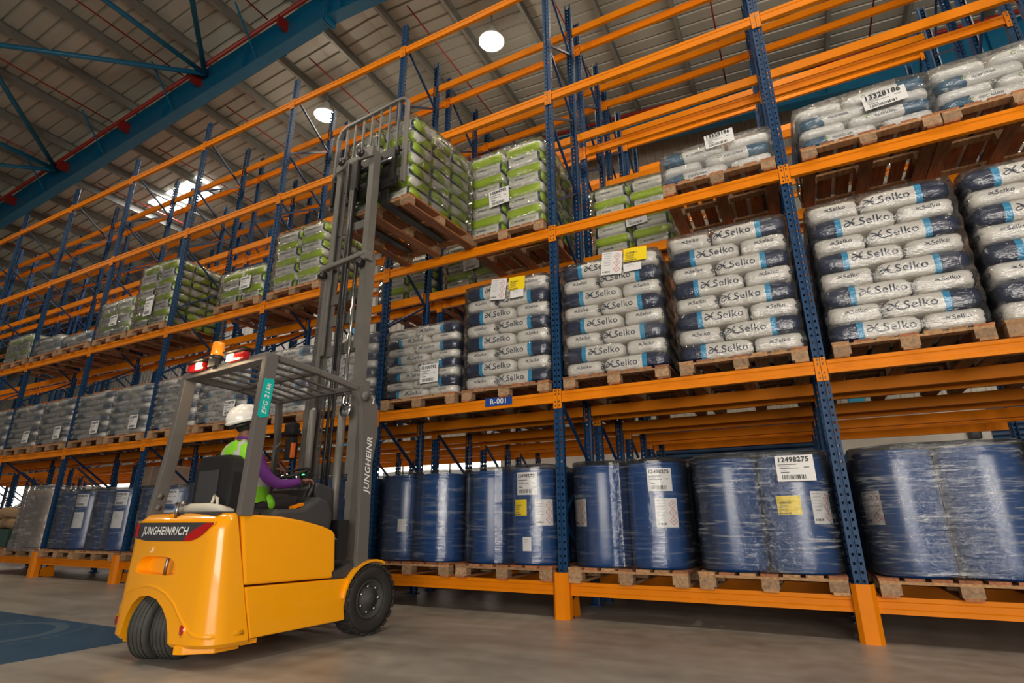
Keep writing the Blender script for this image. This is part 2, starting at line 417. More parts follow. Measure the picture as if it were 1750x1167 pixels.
# roof deck: ribbed sheet, ribs run across the purlins
def deck(x0, x1):
    d = MB(); prof = []; y = -16
    while y < 9:
        prof += [(y, 0), (y+.26, 0), (y+.285, .045), (y+.31, .045)]; y += .335
    n = len(prof); vs_ = []
    for x in (x0, x1): vs_ += [(x, p[0], roofz(x)+.27+p[1]) for p in prof]
    d.add(vs_, [(i, i+1, n+i+1, n+i) for i in range(n-1)])
    return d
DECKM = mat('roof sheet', (.40, .39, .33), .5, vary=.1, vscale=.7, metal=.15)
dk = deck(RIDGE_X, 16); d2 = deck(-60, RIDGE_X); dk.add(d2.v, d2.f)
struct(dk.build('ceiling', DECKM))
ntrim = 0
def trim(mb, m, bevel=0):
    global ntrim
    ntrim += 1
    return struct(mb.build('trim_%d' % ntrim, m, bevel=bevel))
k = -33
while k <= 14:      # purlins (C sections)
    x = RIDGE_X + (k+.5)*1.575 - .25
    z = roofz(x)
    p = MB(); c, h, t_ = .08, .27, .008
    p.prism([(x-c/2, z+h), (x-c/2, z), (x+c/2, z), (x+c/2, z+.02), (x+c/2-t_, z+.02), (x+c/2-t_, z+t_), (x-c/2+t_, z+t_), (x-c/2+t_, z+h-t_), (x+c/2, z+h-t_), (x+c/2, z+h)], -16, 8.9, 'y')
    trim(p, GALV)
    k += 1
for y in (-5.9, .9, 7.75):   # rafters: I sections, two slopes
    r = MB()
    for xe in (-46, 14):
        a, b = RIDGE_X, xe
        for (dz0, dz1, wd) in ((0, .025, .26), (.025, .78, .014), (.78, .80, .26)):
            vs_ = []
            for x in (a, b):
                z = RAFT_Z - SLOPE*abs(x-RIDGE_X)
                vs_ += [(x, y-wd/2, z+dz0), (x, y+wd/2, z+dz0), (x, y+wd/2, z+dz1), (x, y-wd/2, z+dz1)]
            r.add(vs_, [(0, 1, 2, 3), (7, 6, 5, 4), (0, 4, 5, 1), (1, 5, 6, 2), (2, 6, 7, 3), (3, 7, 4, 0)])
    for x in (RIDGE_X-.03, RIDGE_X+.03): r.box((x, y, RAFT_Z+.36), (.03, .3, .95))
    for i in range(-8, 6):
        x = RIDGE_X+i*3.15; r.box((x+.4, y, RAFT_Z-SLOPE*abs(x+.4-RIDGE_X)+.4), (.012, .24, .76))
    trim(r, RBLUE)
def raftz(x): return RAFT_Z - SLOPE*abs(x-RIDGE_X)
braces = []
NX = (-26.5, -19.4, -12.4, -4.9, 2.2)
for i, x in enumerate(NX):
    for j in (i-1, i, i+1):
        if 0 <= j < len(NX): braces.append(((x, .75, raftz(x)+.62), (NX[j], -5.75, raftz(NX[j])+.62)))
for a, b in braces:
    p = MB(); p.tube([a, b], .06, 10); trim(p, RBLUE)
for i in range(-7, 6):      # thin fly braces off the rafter flange
    x = RIDGE_X+i*3.15+.9
    p = MB(); p.bar((x, .85, raftz(x)+.02), (x+.1, .0, raftz(x)+.97), .03, .03); p.bar((x, .95, raftz(x)+.02), (x-.05, 1.6, raftz(x)+.95), .03, .03); trim(p, RBLUE)
for x in (-13.8, -6.4, 1.0, 8.4):   # portal columns at the back wall
    p = MB(); z = raftz(x)
    p.box((x, 8.25, z/2), (.3, .02, z)); p.box((x, 8.55, z/2), (.3, .02, z)); p.box((x, 8.4, z/2), (.012, .3, z))
    trim(p, mat('column blue', (.03, .3, .5), .5) if x == -13.8 else bpy.data.materials['column blue'])
# red fire pipes
def pipe(pts, r, label):
    p = MB(); p.tube(pts, r, 8)
    return tag(p.build('sprinkler_pipe', REDP), label, 'pipe', 'red sprinkler pipes under the roof')
pm = MB()
for (a, b) in ((-46, RIDGE_X), (RIDGE_X, 12)):
    pm.tube([(a, .66, raftz(a)+.76), (b, .66, raftz(b)+.76)], .05, 8)
for i in range(-8, 6):
    x = RIDGE_X+i*3.15-1.4; pm.box((x, .78, raftz(x)+.62), (.05, .34, .3))
tag(pm.build('sprinkler_main', REDP), 'dark red main pipe running along the blue roof rafter', 'pipe')
pm = MB()
for (a, b) in ((-40, RIDGE_X), (RIDGE_X, 12)): pm.tube([(a, 7.45, raftz(a)+.8), (b, 7.45, raftz(b)+.8)], .05, 8)
tag(pm.build('sprinkler_main', REDP), 'dark red main pipe along the farther rafter by the back wall', 'pipe')
for i in range(-7, 5):
    x = RIDGE_X+i*3.15+1.35
    on = ['leftmost', 'second', 'third', 'fourth', 'fifth', 'sixth', 'seventh', 'eighth', 'ninth', 'tenth', 'eleventh', 'twelfth'][i+7]
    pipe([(x, 1.9, roofz(x)-.1), (x, 7.4, roofz(x)-.1)], .018, 'thin red sprinkler branch pipe above the racks, %s from the left' % on if i > -7 else 'thin red sprinkler branch pipe above the racks, leftmost')
    if i < 2: pipe([(x, -12, roofz(x)-.1), (x, .62, roofz(x)-.1)], .018, 'thin red sprinkler branch pipe before the blue rafter, %s' % (on+' from the left' if i > -7 else 'leftmost'))
# back wall: lower white band, blue shutters, ribbed cladding above
def ribbed(x0, x1, z0, z1, y, m, pitch=.25, dep=.035):
    b = MB(); x = x0; pr = []
    while x < x1: pr += [(x, 0), (x+pitch*.55, 0), (x+pitch*.65, dep), (x+pitch*.9, dep)]; x += pitch
    n = len(pr)
    b.add([(p[0], y-p[1], z0) for p in pr]+[(p[0], y-p[1], z1) for p in pr], [(i, i+1, n+i+1, n+i) for i in range(n-1)])
    return b
struct(ribbed(-60, 16, 0, 13, 9.0, CLAD).build('wall_back', CLAD))
b = MB(); b.box((-22, 8.02, 1.6), (76, .1, 3.2)); struct(b.build('wall_back_base', WWALL))['kind'] = 'structure'
def shutter(n, x0, x1, z1):
    b = MB(); z = 0; pr = []
    while z < z1: pr += [(0, z), (.03, z+.03), (.03, z+.07), (0, z+.1)]; z += .1
    m_ = len(pr); b.add([(x0, 7.965-p[0], p[1]) for p in pr]+[(x1, 7.965-p[0], p[1]) for p in pr], [(i, i+1, m_+i+1, m_+i) for i in range(m_-1)])
    struct(b.build('door_%d' % n, BDOOR))
shutter(1, -3.362, 0.304, 3.08); shutter(2, 3.041, 6.66, 3.08)
def win(n, x0, x1, z0, z1):
    b = MB(); b.box(((x0+x1)/2, 7.96, (z0+z1)/2), (x1-x0, .02, z1-z0)); o = struct(b.build('window_%d' % n, GLOWP))
    fr = MB(); nx = int((x1-x0)/1.5)
    for i in range(nx+1): fr.box((x0+(x1-x0)*i/nx, 7.93, (z0+z1)/2), (.06, .05, z1-z0+.06))
    for z in (z0, z1): fr.box(((x0+x1)/2, 7.93, z), (x1-x0+.06, .05, .06))
    fr.build('window_frame', WWALL, o)
win(1, -12.7, -7.6, 1.2, 2.95); win(2, -22.3, -14.9, .8, 2.85); win(3, -37, -25, .6, 2.85)
b = MB(); b.box((2.763, 7.89, 2.498), (.2, .16, .26), ch=.03); bo = b.build('wall_box', BLACK); tag(bo, 'small black box mounted high on the white back wall', 'box')
b = MB(); b.box((2.763, 7.80, 2.498), (.1, .02, .12)); b.build('face_plate', GLED if 0 else DARK, bo)
# left end wall
b = MB(); b.box((-60, -3.5, 4), (.2, 25, 8)); struct(b.build('wall_left', CLAD))
# skylight
x0, x1, y0, y1 = -18.3, -17.0, 3.6, 4.5
b = MB(); b.add([(x0, y0, roofz(x0)+.24), (x1, y0, roofz(x1)+.24), (x1, y1, roofz(x1)+.24), (x0, y1, roofz(x0)+.24)], [(0, 1, 2, 3)])
b.add([(x0-1.45, y0, roofz(x0-1.4)+.24), (x0-.12, y0, roofz(x0)+.24), (x0-.12, y1, roofz(x0)+.24), (x0-1.45, y1, roofz(x0-1.4)+.24)], [(0, 1, 2, 3)])
struct(b.build('window_4', SKYP))
# high bay lamps
def make_lamp():
    t = empty('high_bay_lamp')
    MB().lathe([(.03, .42), (.1, .4), (.12, .25), (.2, .18), (.3, .02), (.295, 0), (.28, .02), (.18, .16), (.05, .2)], 28).build('reflector', mat('lamp shade', (.7, .66, .58), .4), t)
    MB().lathe([(.01, .03), (.27, .03), (.275, .015), (.26, -.01), (.01, -.015)], 28).build('lamp_disc', LAMPON, t)
    MB().tube([(0, 0, .4), (0, 0, .8)], .02).build('hanger', GALV, t)
    return t
lamp0 = None
lnames = ['right one of the two round lamps seen above the racks, over the tall upright', 'round lamp glowing above the lift truck mast, half behind an upright']
LN = ['round glowing high bay lamp above the racks, nearest the top centre', 'round glowing high bay lamp left of the raised load, behind an upright',
      'round high bay lamp over the near right bays, at the top picture edge', 'round high bay lamp over the racks past the right picture edge'] + \
     ['unseen high bay lamp added over the front aisle, %s of six' % o_ for o_ in ('fifth from the right', 'fourth from the right', 'third from the right', 'second from the right', 'rightmost', 'leftmost')]
for i, (x, y) in enumerate(LAMPS):
    if lamp0 is None: lamp0 = o = make_lamp(); o.location = (x, y, roofz(x)-.78)
    else: o = dup(lamp0, (x, y, roofz(x)-.78))
    tag(o, LN[i], 'lamp', 'high bay lamps under the roof')

# ------------------------------------------------------------------ racks
P = 2.6
LV = [.275, 2.24, 4.318, 6.387, 8.44]
TOP = 9.014
RY = [(0, 1.004), (1.336, 2.361), (2.784, 3.756), (4.15, 5.12)]
def upx(k): return -P*k
BAYS = list(range(-1, 10))
rown = ['front rack', 'second rack', 'third rack', 'rearmost rack']
def upname(k):
    d = {-1: 'past the right edge', 0: 'rightmost tall one', 1: 'right of the shelf sign', 2: 'right of the mast', 3: 'left of the mast', 4: 'left of the cab'}
    return d.get(k, '%s left of the cab' % ['second', 'third', 'fourth', 'fifth', 'sixth', 'seventh'][k-5 if k >= 5 else 0])
def post_mesh():
    m = MB(); w_, dpt, t_ = .05, .075, .003
    pr = [(-.03, dpt), (-w_, dpt-.012), (-w_, 0), (-.009, 0), (-.006, .012), (.006, .012), (.009, 0), (w_, 0), (w_, dpt-.012), (.03, dpt)]
    n = len(pr); vs_ = [(p[0], p[1], 0) for p in pr]+[(p[0], p[1], TOP) for p in pr]
    m.add(vs_, [(i, i+1, n+i+1, n+i) for i in range(n-1)])
    return m.mesh('post', POST)
PM = post_mesh()
def brace_mesh(z0, z1, D):
    m = MB(); m.bar((0, .05, z0), (0, D-.05, z1), .03, .032, upv=(1, 0, 0)); return m
fp = None
def frame(k, row, D):
    o = empty('upright_frame', (upx(k), RY[row][0], 0))
    for yy, rz in ((0, 0), (D, PI)):
        p = bpy.data.objects.new('post', PM); link(p, o); p.location = (0, yy, 0); p.rotation_euler = (0, 0, rz)
        f_ = bpy.data.objects.new('foot_plate', FOOT); link(f_, o); f_.location = (0, yy+(.035 if rz == 0 else -.035), 0)
    for bz in BRM[round(D, 3)]:
        b_ = bpy.data.objects.new('brace', bz); link(b_, o)
    tag(o, 'blue perforated upright frame, %s, %s' % (rown[row], upname(k)), 'rack upright', 'blue upright frames of the %s' % rown[row])
FOOT = MB().box((0, 0, .006), (.14, .12, .012)).mesh('foot_plate', BLUE)
BRM = {}
for (a, b_) in RY:
    D = round(b_-a, 3); l_ = []
    z = 8.63; fr = True
    while z > .5:
        z2 = z-.64
        l_.append((brace_mesh(z, max(z2, .2), D) if fr else brace_mesh(max(z2, .2), z, D)).mesh('brace', BLUE)); fr = not fr; z = z2
    BRM[D] = l_
for row in range(4):
    for k in range(-1, 11): frame(k, row, round(RY[row][1]-RY[row][0], 3))
# beams
def beam_parts():
    m = MB(); L = P-.106; t_ = .0
    # front profile (y,z): stepped face
    pr = [(-.008, -.062), (-.008, -.03), (.0, -.022), (.0, .022), (-.008, .03), (-.008, .062), (.04, .062), (.04, -.062)]
    m.prism(pr, -L/2, L/2, 'x')
    bm_ = m.mesh('beam', ORANGE)
    c = MB(); c.box((0, -.012, -.02), (.047, .008, .22)); c.box((-.021, .012, -.02), (.005, .05, .22))
    for z in (-.1, -.055, .03, .07):
        c.box((.004, -.0165, z-.0), (.012, .002, .02), mi=1)
    c1 = c.mesh('connector', [ORANGE, BLACKM])
    return bm_, c1
BEAM, CONN = beam_parts()
shelf = ['floor-level', 'first-shelf', 'second-shelf', 'third-shelf', 'topmost']
def bayname(k):
    d = {-1: 'rightmost bay', 0: 'bay beside sign bay', 1: 'bay with the sign', 2: 'bay behind the mast', 3: 'bay behind the cab'}
    return d.get(k, '%s bay left of the cab' % ['first', 'second', 'third', 'fourth', 'fifth', 'sixth'][k-4 if k >= 4 else 0])
spots = []
for row in range(4):
    for side in (0, 1):
        for lv in range(5):
            for k in BAYS:
                y = RY[row][side]; x = upx(k)-P/2; z = LV[lv]
                hidden = (k == -1 and row >= 2)
                d = (Vector((x, y, z))-Vector(mw.translation)).length + (6 if hidden else 0) + (2.5*row if lv in (0,) else 0)
                spots.append((d, row, side, lv, k, x, y, z))
spots.sort()
rest = MB()
BV = [tuple(v.co) for v in BEAM.vertices]; BF = [tuple(p.vertices) for p in BEAM.polygons]
for i, (d, row, side, lv, k, x, y, z) in enumerate(spots):
    if i < 300:
        o = bpy.data.objects.new('shelf_beam', BEAM); link(o); o.location = (x, y, z)
        if side: o.rotation_euler = (0, 0, PI)
        for sx in (-1, 1):
            c = bpy.data.objects.new('connector', CONN); link(c, o)
            c.location = (sx*(P/2-.0255), 0, 0)
            c.scale = (sx, 1, 1)
        tag(o, 'orange %s beam, %s side of %s, %s' % (shelf[lv], 'front' if not side else 'back', rown[row], bayname(k)), 'rack beam', 'orange beams of the pallet racks')
    else:
        s_ = -1 if side else 1
        rest.add([(x+s_*v[0], y+s_*v[1], z+v[2]) for v in BV], BF)
ro = rest.build('shelf_beam', ORANGE); tag(ro, 'distant orange shelf beams in the rear rack rows at far left', 'rack beam', 'orange beams of the pallet racks', 'stuff')
# orange post guards at the front row
gm = MB()
gp = [(-.085, .05), (-.085, -.03), (-.05, -.075), (.05, -.075), (.085, -.03), (.085, .05), (.079, .05), (.079, -.027), (.047, -.069), (-.047, -.069), (-.079, -.027), (-.079, .05)]
gm.prism(gp, .0, .43, 'z')
gm2 = MB(); gm2.prism([(.076, 0), (.3, 0), (.27, .22), (.13, .15), (.076, .15)], .055, .066, 'x')
G1 = gm.mesh('guard_shell', ORANGE); G2 = gm2.mesh('side_fin', ORANGE)
for k in range(-1, 9):
    o = bpy.data.objects.new('post_guard', G1); link(o); o.location = (upx(k), -.03, 0)
    c = bpy.data.objects.new('side_fin', G2); link(c, o)
    if k >= 1: pass
    tag(o, 'orange steel guard at the foot of the upright %s' % upname(k), 'post guard', 'orange guards at the feet of the uprights')

# ------------------------------------------------------------------ pallets
PW, PD, PH = 1.16, 1.2, .144
def pallet_meshes(reddish=False):
    top = WOODR if reddish else WOOD
    out = []
    ws = [.14, .13, .13, .14, .13, .13, .14]; n = 7
    for i in range(n):
        x = -PW/2+ws[i]/2+(PW-ws[0]/2-ws[-1]/2-ws[0]/2)*i/(n-1)
        x = -PW/2+.065+(PW-.13)*i/(n-1)
        out.append(('deck_board', MB().box((x, 0, .133), (ws[i], PD, .022)).mesh('deck_board', WOODR if (i*7+reddish*3) % 5 in (1, 2) else top)))
    for y in (-PD/2+.05, 0, PD/2-.05): out.append(('stringer_board', MB().box((0, y, .111), (PW, .1, .022)).mesh('stringer_board', WOOD)))
    for y in (-PD/2+.05, 0, PD/2-.05):
        for x in (-PW/2+.07, 0, PW/2-.07): out.append(('block', MB().box((x, y, .061), (.14, .1, .078)).mesh('block', WOODB)))
    for x in (-PW/2+.06, 0, PW/2-.06): out.append(('bottom_board', MB().box((x, 0, .011), (.12, PD, .022)).mesh('bottom_board', top)))
    return out
PMS = [pallet_meshes(False), pallet_meshes(True)]
def pallet(x, y, z, label, v=0, group='wooden pallets on the racks', rz=0):
    o = empty('pallet', (x, y, z), rz)
    for nm, me in PMS[v]: link(bpy.data.objects.new(nm, me), o)
    return tag(o, label, 'pallet', group)

# ------------------------------------------------------------------ labels
def grid_sheet(w_, h_, nx=10):
    vs_ = []; fs = []
    for j in range(2):
        for i in range(nx+1): vs_.append((-w_/2+w_*i/nx, -h_/2+h_*j, 0))
    for i in range(nx): fs.append((i, i+1, nx+2+i, nx+1+i))
    return vs_, fs
def label_mesh(kind, num, W_, H_, mapf):
    m = MB()
    def put(vs_, fs, mi, off): m.add([mapf(v[0], v[1], off) for v in vs_], fs, mi)
    def q(u, v, a, b_, mi): put(*((lambda g: ([(p[0]+u, p[1]+v, 0) for p in g[0]], g[1]))(grid_sheet(a, b_, 4 if a > .03 else 1))), mi, .0022)
    vs_, fs = grid_sheet(W_, H_); put(vs_, fs, 0, 0)
    rnd = random.Random(hash(kind) % 99+3)
    def tx(body, size, u, v, mi=1, bold=.0, align='CENTER'):
        a, b_ = text2d(body, size, 0, bold, align); put([(p.x+u, p.y+v, 0) for p in a], b_, mi, .004)
    def codes(u0, u1, v, h_):
        u = u0
        while u < u1:
            w_ = rnd.choice((.003, .005, .009))*W_/.3; q(u, v, w_, h_, 1); u += w_*1.15+rnd.choice((.003, .006))*W_/.3
    if kind == 'white':
        tx(num, W_*.195, -W_*.03, H_*.33, 1, W_*.007)
        q(-W_*.2, H_*.15, W_*.5, H_*.025, 1); q(-W_*.28, H_*.07, W_*.3, H_*.018, 2); q(-W_*.15, H_*.0, W_*.5, H_*.022, 1)
        q(-W_*.32, -H_*.09, W_*.18, H_*.018, 2); q(-W_*.28, -H_*.16, W_*.22, H_*.03, 1); q(W_*.3, H_*.02, W_*.14, H_*.03, 1)
        codes(-W_*.36, W_*.25, -H_*.34, H_*.17)
    elif kind == 'yellow':
        tx(num, W_*.12, -W_*.14, H_*.12, 1, W_*.003)
        for i in range(4): q(-W_*.22, -H_*(.02+.09*i), W_*(.4-.05*(i % 3)), H_*.025, 1)
        codes(-W_*.45, W_*.05, -H_*.42, H_*.09)
    elif kind == 'hazard':
        for i in range(3):
            s_ = H_*.145; u, v = W_*.26, H_*(.28-.28*i); t_ = .16
            o_ = [(u+s_, v), (u, v+s_), (u-s_, v), (u, v-s_)]; n_ = [(u+s_*(1-t_), v), (u, v+s_*(1-t_)), (u-s_*(1-t_), v), (u, v-s_*(1-t_))]
            put([(*p, 0) for p in o_+n_], [(j, (j+1) % 4, 4+(j+1) % 4, 4+j) for j in range(4)], 3, .0025)
            if i == 1: q(u, v+s_*.15, s_*.14, s_*.5, 1); q(u, v-s_*.3, s_*.14, s_*.14, 1)
            else: q(u-s_*.1, v-s_*.05, s_*.5, s_*.12, 2); q(u+s_*.05, v+s_*.15, s_*.2, s_*.25, 2)
        for i in range(6): q(-W_*.22, H_*(.42-.1*i), W_*(.4-.06*(i % 3)), H_*.014, 2)
        codes(-W_*.42, -W_*.05, -H_*.38, H_*.07)
    elif kind == 'plain':
        q(-W_*.1, H_*.3, W_*.4, H_*.03, 2); q(-W_*.05, H_*.15, W_*.5, H_*.02, 2)
    base = YLAB if kind == 'yellow' else PAPER
    return m.mesh('label', [base, INK, GINK, REDI])
def label_flat(parent, kind, num, W_, H_, loc, rz=0, tilt=0, roll_=0):
    """sheet facing -y at loc (parent space), rz turns it about z"""
    R_ = Matrix.Rotation(rz, 4, 'Z') @ Matrix.Rotation(tilt, 4, 'X') @ Matrix.Rotation(roll_, 4, 'Y')
    def mp(u, v, o_): return R_ @ Vector((u, -o_+.0015*math.sin(u*20)*math.cos(v*14), v))+Vector(loc)
    return link(bpy.data.objects.new('label', label_mesh(kind, num, W_, H_, mp)), parent)
def label_cyl(parent, kind, num, W_, H_, a0, z, R):
    """a0: angle from the -y direction towards +x"""
    def mp(u, v, o_):
        a = a0+u/R; r = R+o_; return Vector((r*math.sin(a), -r*math.cos(a), z+v))
    return link(bpy.data.objects.new('label', label_mesh(kind, num, W_, H_, mp)), parent)

# ------------------------------------------------------------------ drums
DR, DH = .285, 1.0
dprof = [(.0, 0), (.255, 0), (.272, .012), (.28, .04), (.285, .1), (.285, .55), (.285, .90), (.281, .93), (.275, .945), (.275, .955), (.289, .96), (.291, .97), (.289, .98), (.28, .985), (.272, .983), (.268, .965), (.0, .962)]
DRUMB = MB().lathe(dprof, 40).mesh('drum', DRUMM)
LIDM = MB().lathe([(.01, .966), (.25, .966), (.262, .975), (.262, .985), (.24, .988), (.01, .984)], 32); LIDM.tube([(.13, .1, .98), (.13, .1, .993)], .035, 12); LIDM.tube([(-.13, -.1, .98), (-.13, -.1, .993)], .025, 12)
LIDM = LIDM.mesh('lid', DRUMD)
def drum(x, y, z, label, rz=0):
    o = bpy.data.objects.new('drum', DRUMB); link(o); o.location = (x, y, z)
    link(bpy.data.objects.new('lid', LIDM), o)
    return tag(o, label, 'drum', 'blue plastic drums on the floor-level pallets')
def hull(hx, hy, r, zs, wob, name, label, m, loc, pinch=0, seed=0, n=96, top=True, group='clear stretch film round the pallet loads', na=.012, cat='stretch film'):
    """closed band of film round a load; zs heights; wob(z, s) extra offset; pinch pulls the middle of each side in"""
    mb = MB(); rings = []
    per = []
    for i in range(n):
        t = i/n*2*PI
        cx, cy = math.cos(t), math.sin(t)
        # superellipse-like rounded rectangle
        e = 1/ max(abs(cx), abs(cy)); px_, py_ = cx*e, cy*e
        X, Y = px_*(hx-r), py_*(hy-r)
        q_ = Vector((px_, py_)); nn = Vector((px_**9, py_**9)).normalized()
        per.append((X+nn.x*r, Y+nn.y*r, nn.x, nn.y, px_, py_))
    for j, z in enumerate(zs):
        ring = []
        for (X, Y, nx_, ny_, px_, py_) in per:
            d = wob(z)+na*noise.noise(Vector((X*4+seed, Y*4, z*7)))
            pm_ = pinch*max(0, 1-abs(px_ if abs(ny_) > .7 else py_)*3.2) if pinch else 0
            ring.append((X+nx_*(d-pm_), Y+ny_*(d-pm_), z+.012*noise.noise(Vector((X*3, Y*3+seed, 5)))*(1 if j in (0, len(zs)-1) else 0)))
        rings.append(ring)
    vs_ = [v for r_ in rings for v in r_]; fs = []
    for j in range(len(zs)-1):
        for i in range(n): fs.append((j*n+i, j*n+(i+1) % n, (j+1)*n+(i+1) % n, (j+1)*n+i))
    if top:
        k = len(rings)-1; last = rings[k]
        for s_, dz in ((.85, .012), (.45, .02)):
            vs_ += [(v[0]*s_, v[1]*s_, v[2]+dz*(.4+1.2*noise.noise(Vector((v[0]*6*s_+seed, v[1]*6*s_, 1))))) for v in last]
            fs += [((k)*n+i, k*n+(i+1) % n, (k+1)*n+(i+1) % n, (k+1)*n+i) for i in range(n)]; k += 1
        fs.append(tuple(k*n+i for i in range(n)))
    mb.add(vs_, fs, 0, True)
    me = mb.mesh(name, m)
    o = bpy.data.objects.new(name, me); link(o); o.location = loc
    return tag(o, label, cat, group)
ordn = ['bottom', 'second', 'third', 'fourth', 'fifth', 'sixth', 'seventh', 'eighth', 'ninth', 'tenth']
PZ0 = LV[0]+.062
def drum_load(x, k, posn, film=WRAP_D, labels=(), pinch=.05, back=True, z=PZ0, y=.52, wlab=()):
    where = '%s pallet, %s' % (posn, bayname(k))
    pallet(x, y, z, 'wooden pallet under blue drums, %s' % where, v=k % 2)
    zt = z+PH
    for i, (dx, dy, nm) in enumerate(((-.2925, -.2925, 'front left'), (.2925, -.2925, 'front right'), (-.2925, .2925, 'rear left'), (.2925, .2925, 'rear right'))):
        if dy > 0 and not back: continue
        o = drum(x+dx, y+dy, zt+.001, 'blue drum, %s of %s' % (nm, where))
        for (ix, kind, num, W_, H_, a, zz) in labels:
            if ix == i: label_cyl(o, kind, num, W_, H_, a, zz-.02, DR+.003)
    zs = [zt+.02+ (DH+.01)*j/30 for j in range(31)]
    h = hull(.602, .602, .303, [q-zt for q in zs], lambda z_: .004, 'stretch_film', 'clear stretch film round drums, %s' % where, film, (x, y, zt), pinch, seed=x*3, na=.006)
    for (kind, num, W_, H_, u, zz, rz) in wlab:
        label_flat(h, kind, num, W_, H_, (u, -.619, zz), rz)
    return h
def ax(dx): return math.asin(max(-.99, min(.99, dx/DR)))
Z0 = PZ0+PH
drum_load(-1.93, 0, 'left', labels=[(1, 'white', '12498275', .24, .22, ax(.10), 1.32-Z0), (1, 'hazard', '', .22, .27, ax(.14), 1.01-Z0), (0, 'hazard', '', .2, .27, ax(-.17), 1.02-Z0)])
drum_load(-.672, 0, 'right', film=WRAP_D2, pinch=.0, wlab=[('white', '12498275', .3, .22, .33, 1.35-Z0, 0)], labels=[(1, 'yellow', '12498275', .2, .16, ax(-.06), 1.06-Z0), (1, 'hazard', '', .2, .27, ax(.2), 1.04-Z0)])
drum_load(.70, -1, 'left', film=WRAP_D2, pinch=.0, labels=[(0, 'hazard', '', .2, .27, ax(-.23), 1.03-Z0)])
drum_load(1.94, -1, 'right', film=WRAP_D2, pinch=.02)
drum_load(-3.27, 1, 'right', labels=[(1, 'white', '12498275', .25, .24, ax(.0), 1.33-Z0), (1, 'yellow', '12498275', .17, .17, ax(-.08), 1.08-Z0), (1, 'hazard', '', .2, .27, ax(.18), 1.03-Z0), (1, 'plain', '', .1, .14, ax(.0), .71-Z0)])
drum_load(-4.52, 1, 'left', film=WRAP_D, labels=[(0, 'plain', '', .1, .14, ax(.14), .9-Z0)])
for x_, k_, p_ in ((-5.87, 2, 'right'), (-7.12, 2, 'left'), (-8.475, 3, 'right'), (-9.71, 3, 'left'), (-11.08, 4, 'right'), (-12.31, 4, 'left')):
    drum_load(x_, k_, p_, film=WRAP_D2 if k_ != 2 else WRAP_D, pinch=.02, labels=[(1, 'white', '12498275', .24, .22, ax(.1), 1.34-Z0), (1, 'plain', '', .2, .27, ax(.1), 1.0-Z0)])
# rear rack drums, plain
def rear_drums(x, k):
    pallet(x, 1.86, PZ0, 'wooden pallet under dark drums in the second rack row, floor level, x', v=1)
for k_ in (-1, 0, 1, 2, 3):
    for dx, p_ in ((-.65, 'right'), (-1.93, 'left')):
        drum_load(upx(k_)+dx, k_, 'second-rack '+p_, film=WRAP_D, pinch=.03, y=1.87)

# ------------------------------------------------------------------ sacks
SL, SW, SN = .692, .432, 8.0
def sack_mesh(h, m, seed, SL=SL, SW=SW):
    hx, hy, hz = SL/2, SW/2, h/2*.985
    mb = MB(); n = 8; nz = 4; vs_ = []; fs = []; idx = {}
    def V(a, b_, c):
        key = (round(a, 4), round(b_, 4), round(c, 4))
        if key in idx: return idx[key]
        p = (abs(a)**SN+abs(b_)**SN+abs(c)**3)**(1/SN) if max(abs(a), abs(b_), abs(c)) > 0 else 1
        r = (abs(a)**SN+abs(b_)**SN+abs(c)**SN)**(1/SN)
        q_ = Vector((a/r, b_/r, c/r))
        s_ = 1-.16*max(0, abs(q_.x)-.6)/.4*abs(q_.z)
        nn = noise.noise(Vector((q_.x*3+seed*9, q_.y*3, q_.z*2)))*.012
        idx[key] = len(vs_)
        vs_.append((q_.x*hx+nn*.5*q_.x, q_.y*hy*(1-.03*abs(q_.x)**3)+nn*.6*q_.y, q_.z*hz*s_+nn*.15))
        return idx[key]
    def face(fn, nu, nv):
        for i in range(nu):
            for j in range(nv):
                a0, a1 = -1+2*i/nu, -1+2*(i+1)/nu; b0, b1 = -1+2*j/nv, -1+2*(j+1)/nv
                fs.append((V(*fn(a0, b0)), V(*fn(a1, b0)), V(*fn(a1, b1)), V(*fn(a0, b1))))
    for s_ in (-1, 1):
        face(lambda a, b_: (a, b_, s_), 14, n); face(lambda a, b_: (a, s_, b_), 14, nz); face(lambda a, b_: (s_, a, b_), n, nz)
    mb.add(vs_, fs, 0, True)
    me = mb.mesh('sack', m); set_bag(me, [tuple(v.co) for v in me.vertices])
    return me
def side_y(x, z, h, SL=SL, SW=SW):
    a, c = abs(x)/(SL/2), abs(z)/(h/2*.985)
    return SW/2*max(.2, 1-min(.97, a)**SN-min(.9, c)**SN)**(1/SN)*(1-.03*a**3)+.0075
def end_x(y, z, h, SL=SL, SW=SW):
    b_, c = abs(y)/(SW/2), abs(z)/(h/2*.985)
    return SL/2*max(.2, 1-min(.97, b_)**SN-min(.9, c)**SN)**(1/SN)+.007
DIM = {'navy': (.692, .432), 'blue': (.692, .432), 'green': (.556, .37)}
def strokes(paths, wd):
    vs_ = []; fs = []
    for path in paths:
        for i in range(len(path)-1):
            a, b_ = Vector(path[i]), Vector(path[i+1]); d = (b_-a)
            nrm = Vector((-d.y, d.x)).normalized()*wd/2; k_ = len(vs_)
            vs_ += [a+nrm, a-nrm, b_-nrm, b_+nrm]; fs.append((k_, k_+1, k_+2, k_+3))
    return [Vector((v.x, v.y, 0)) for v in vs_], fs
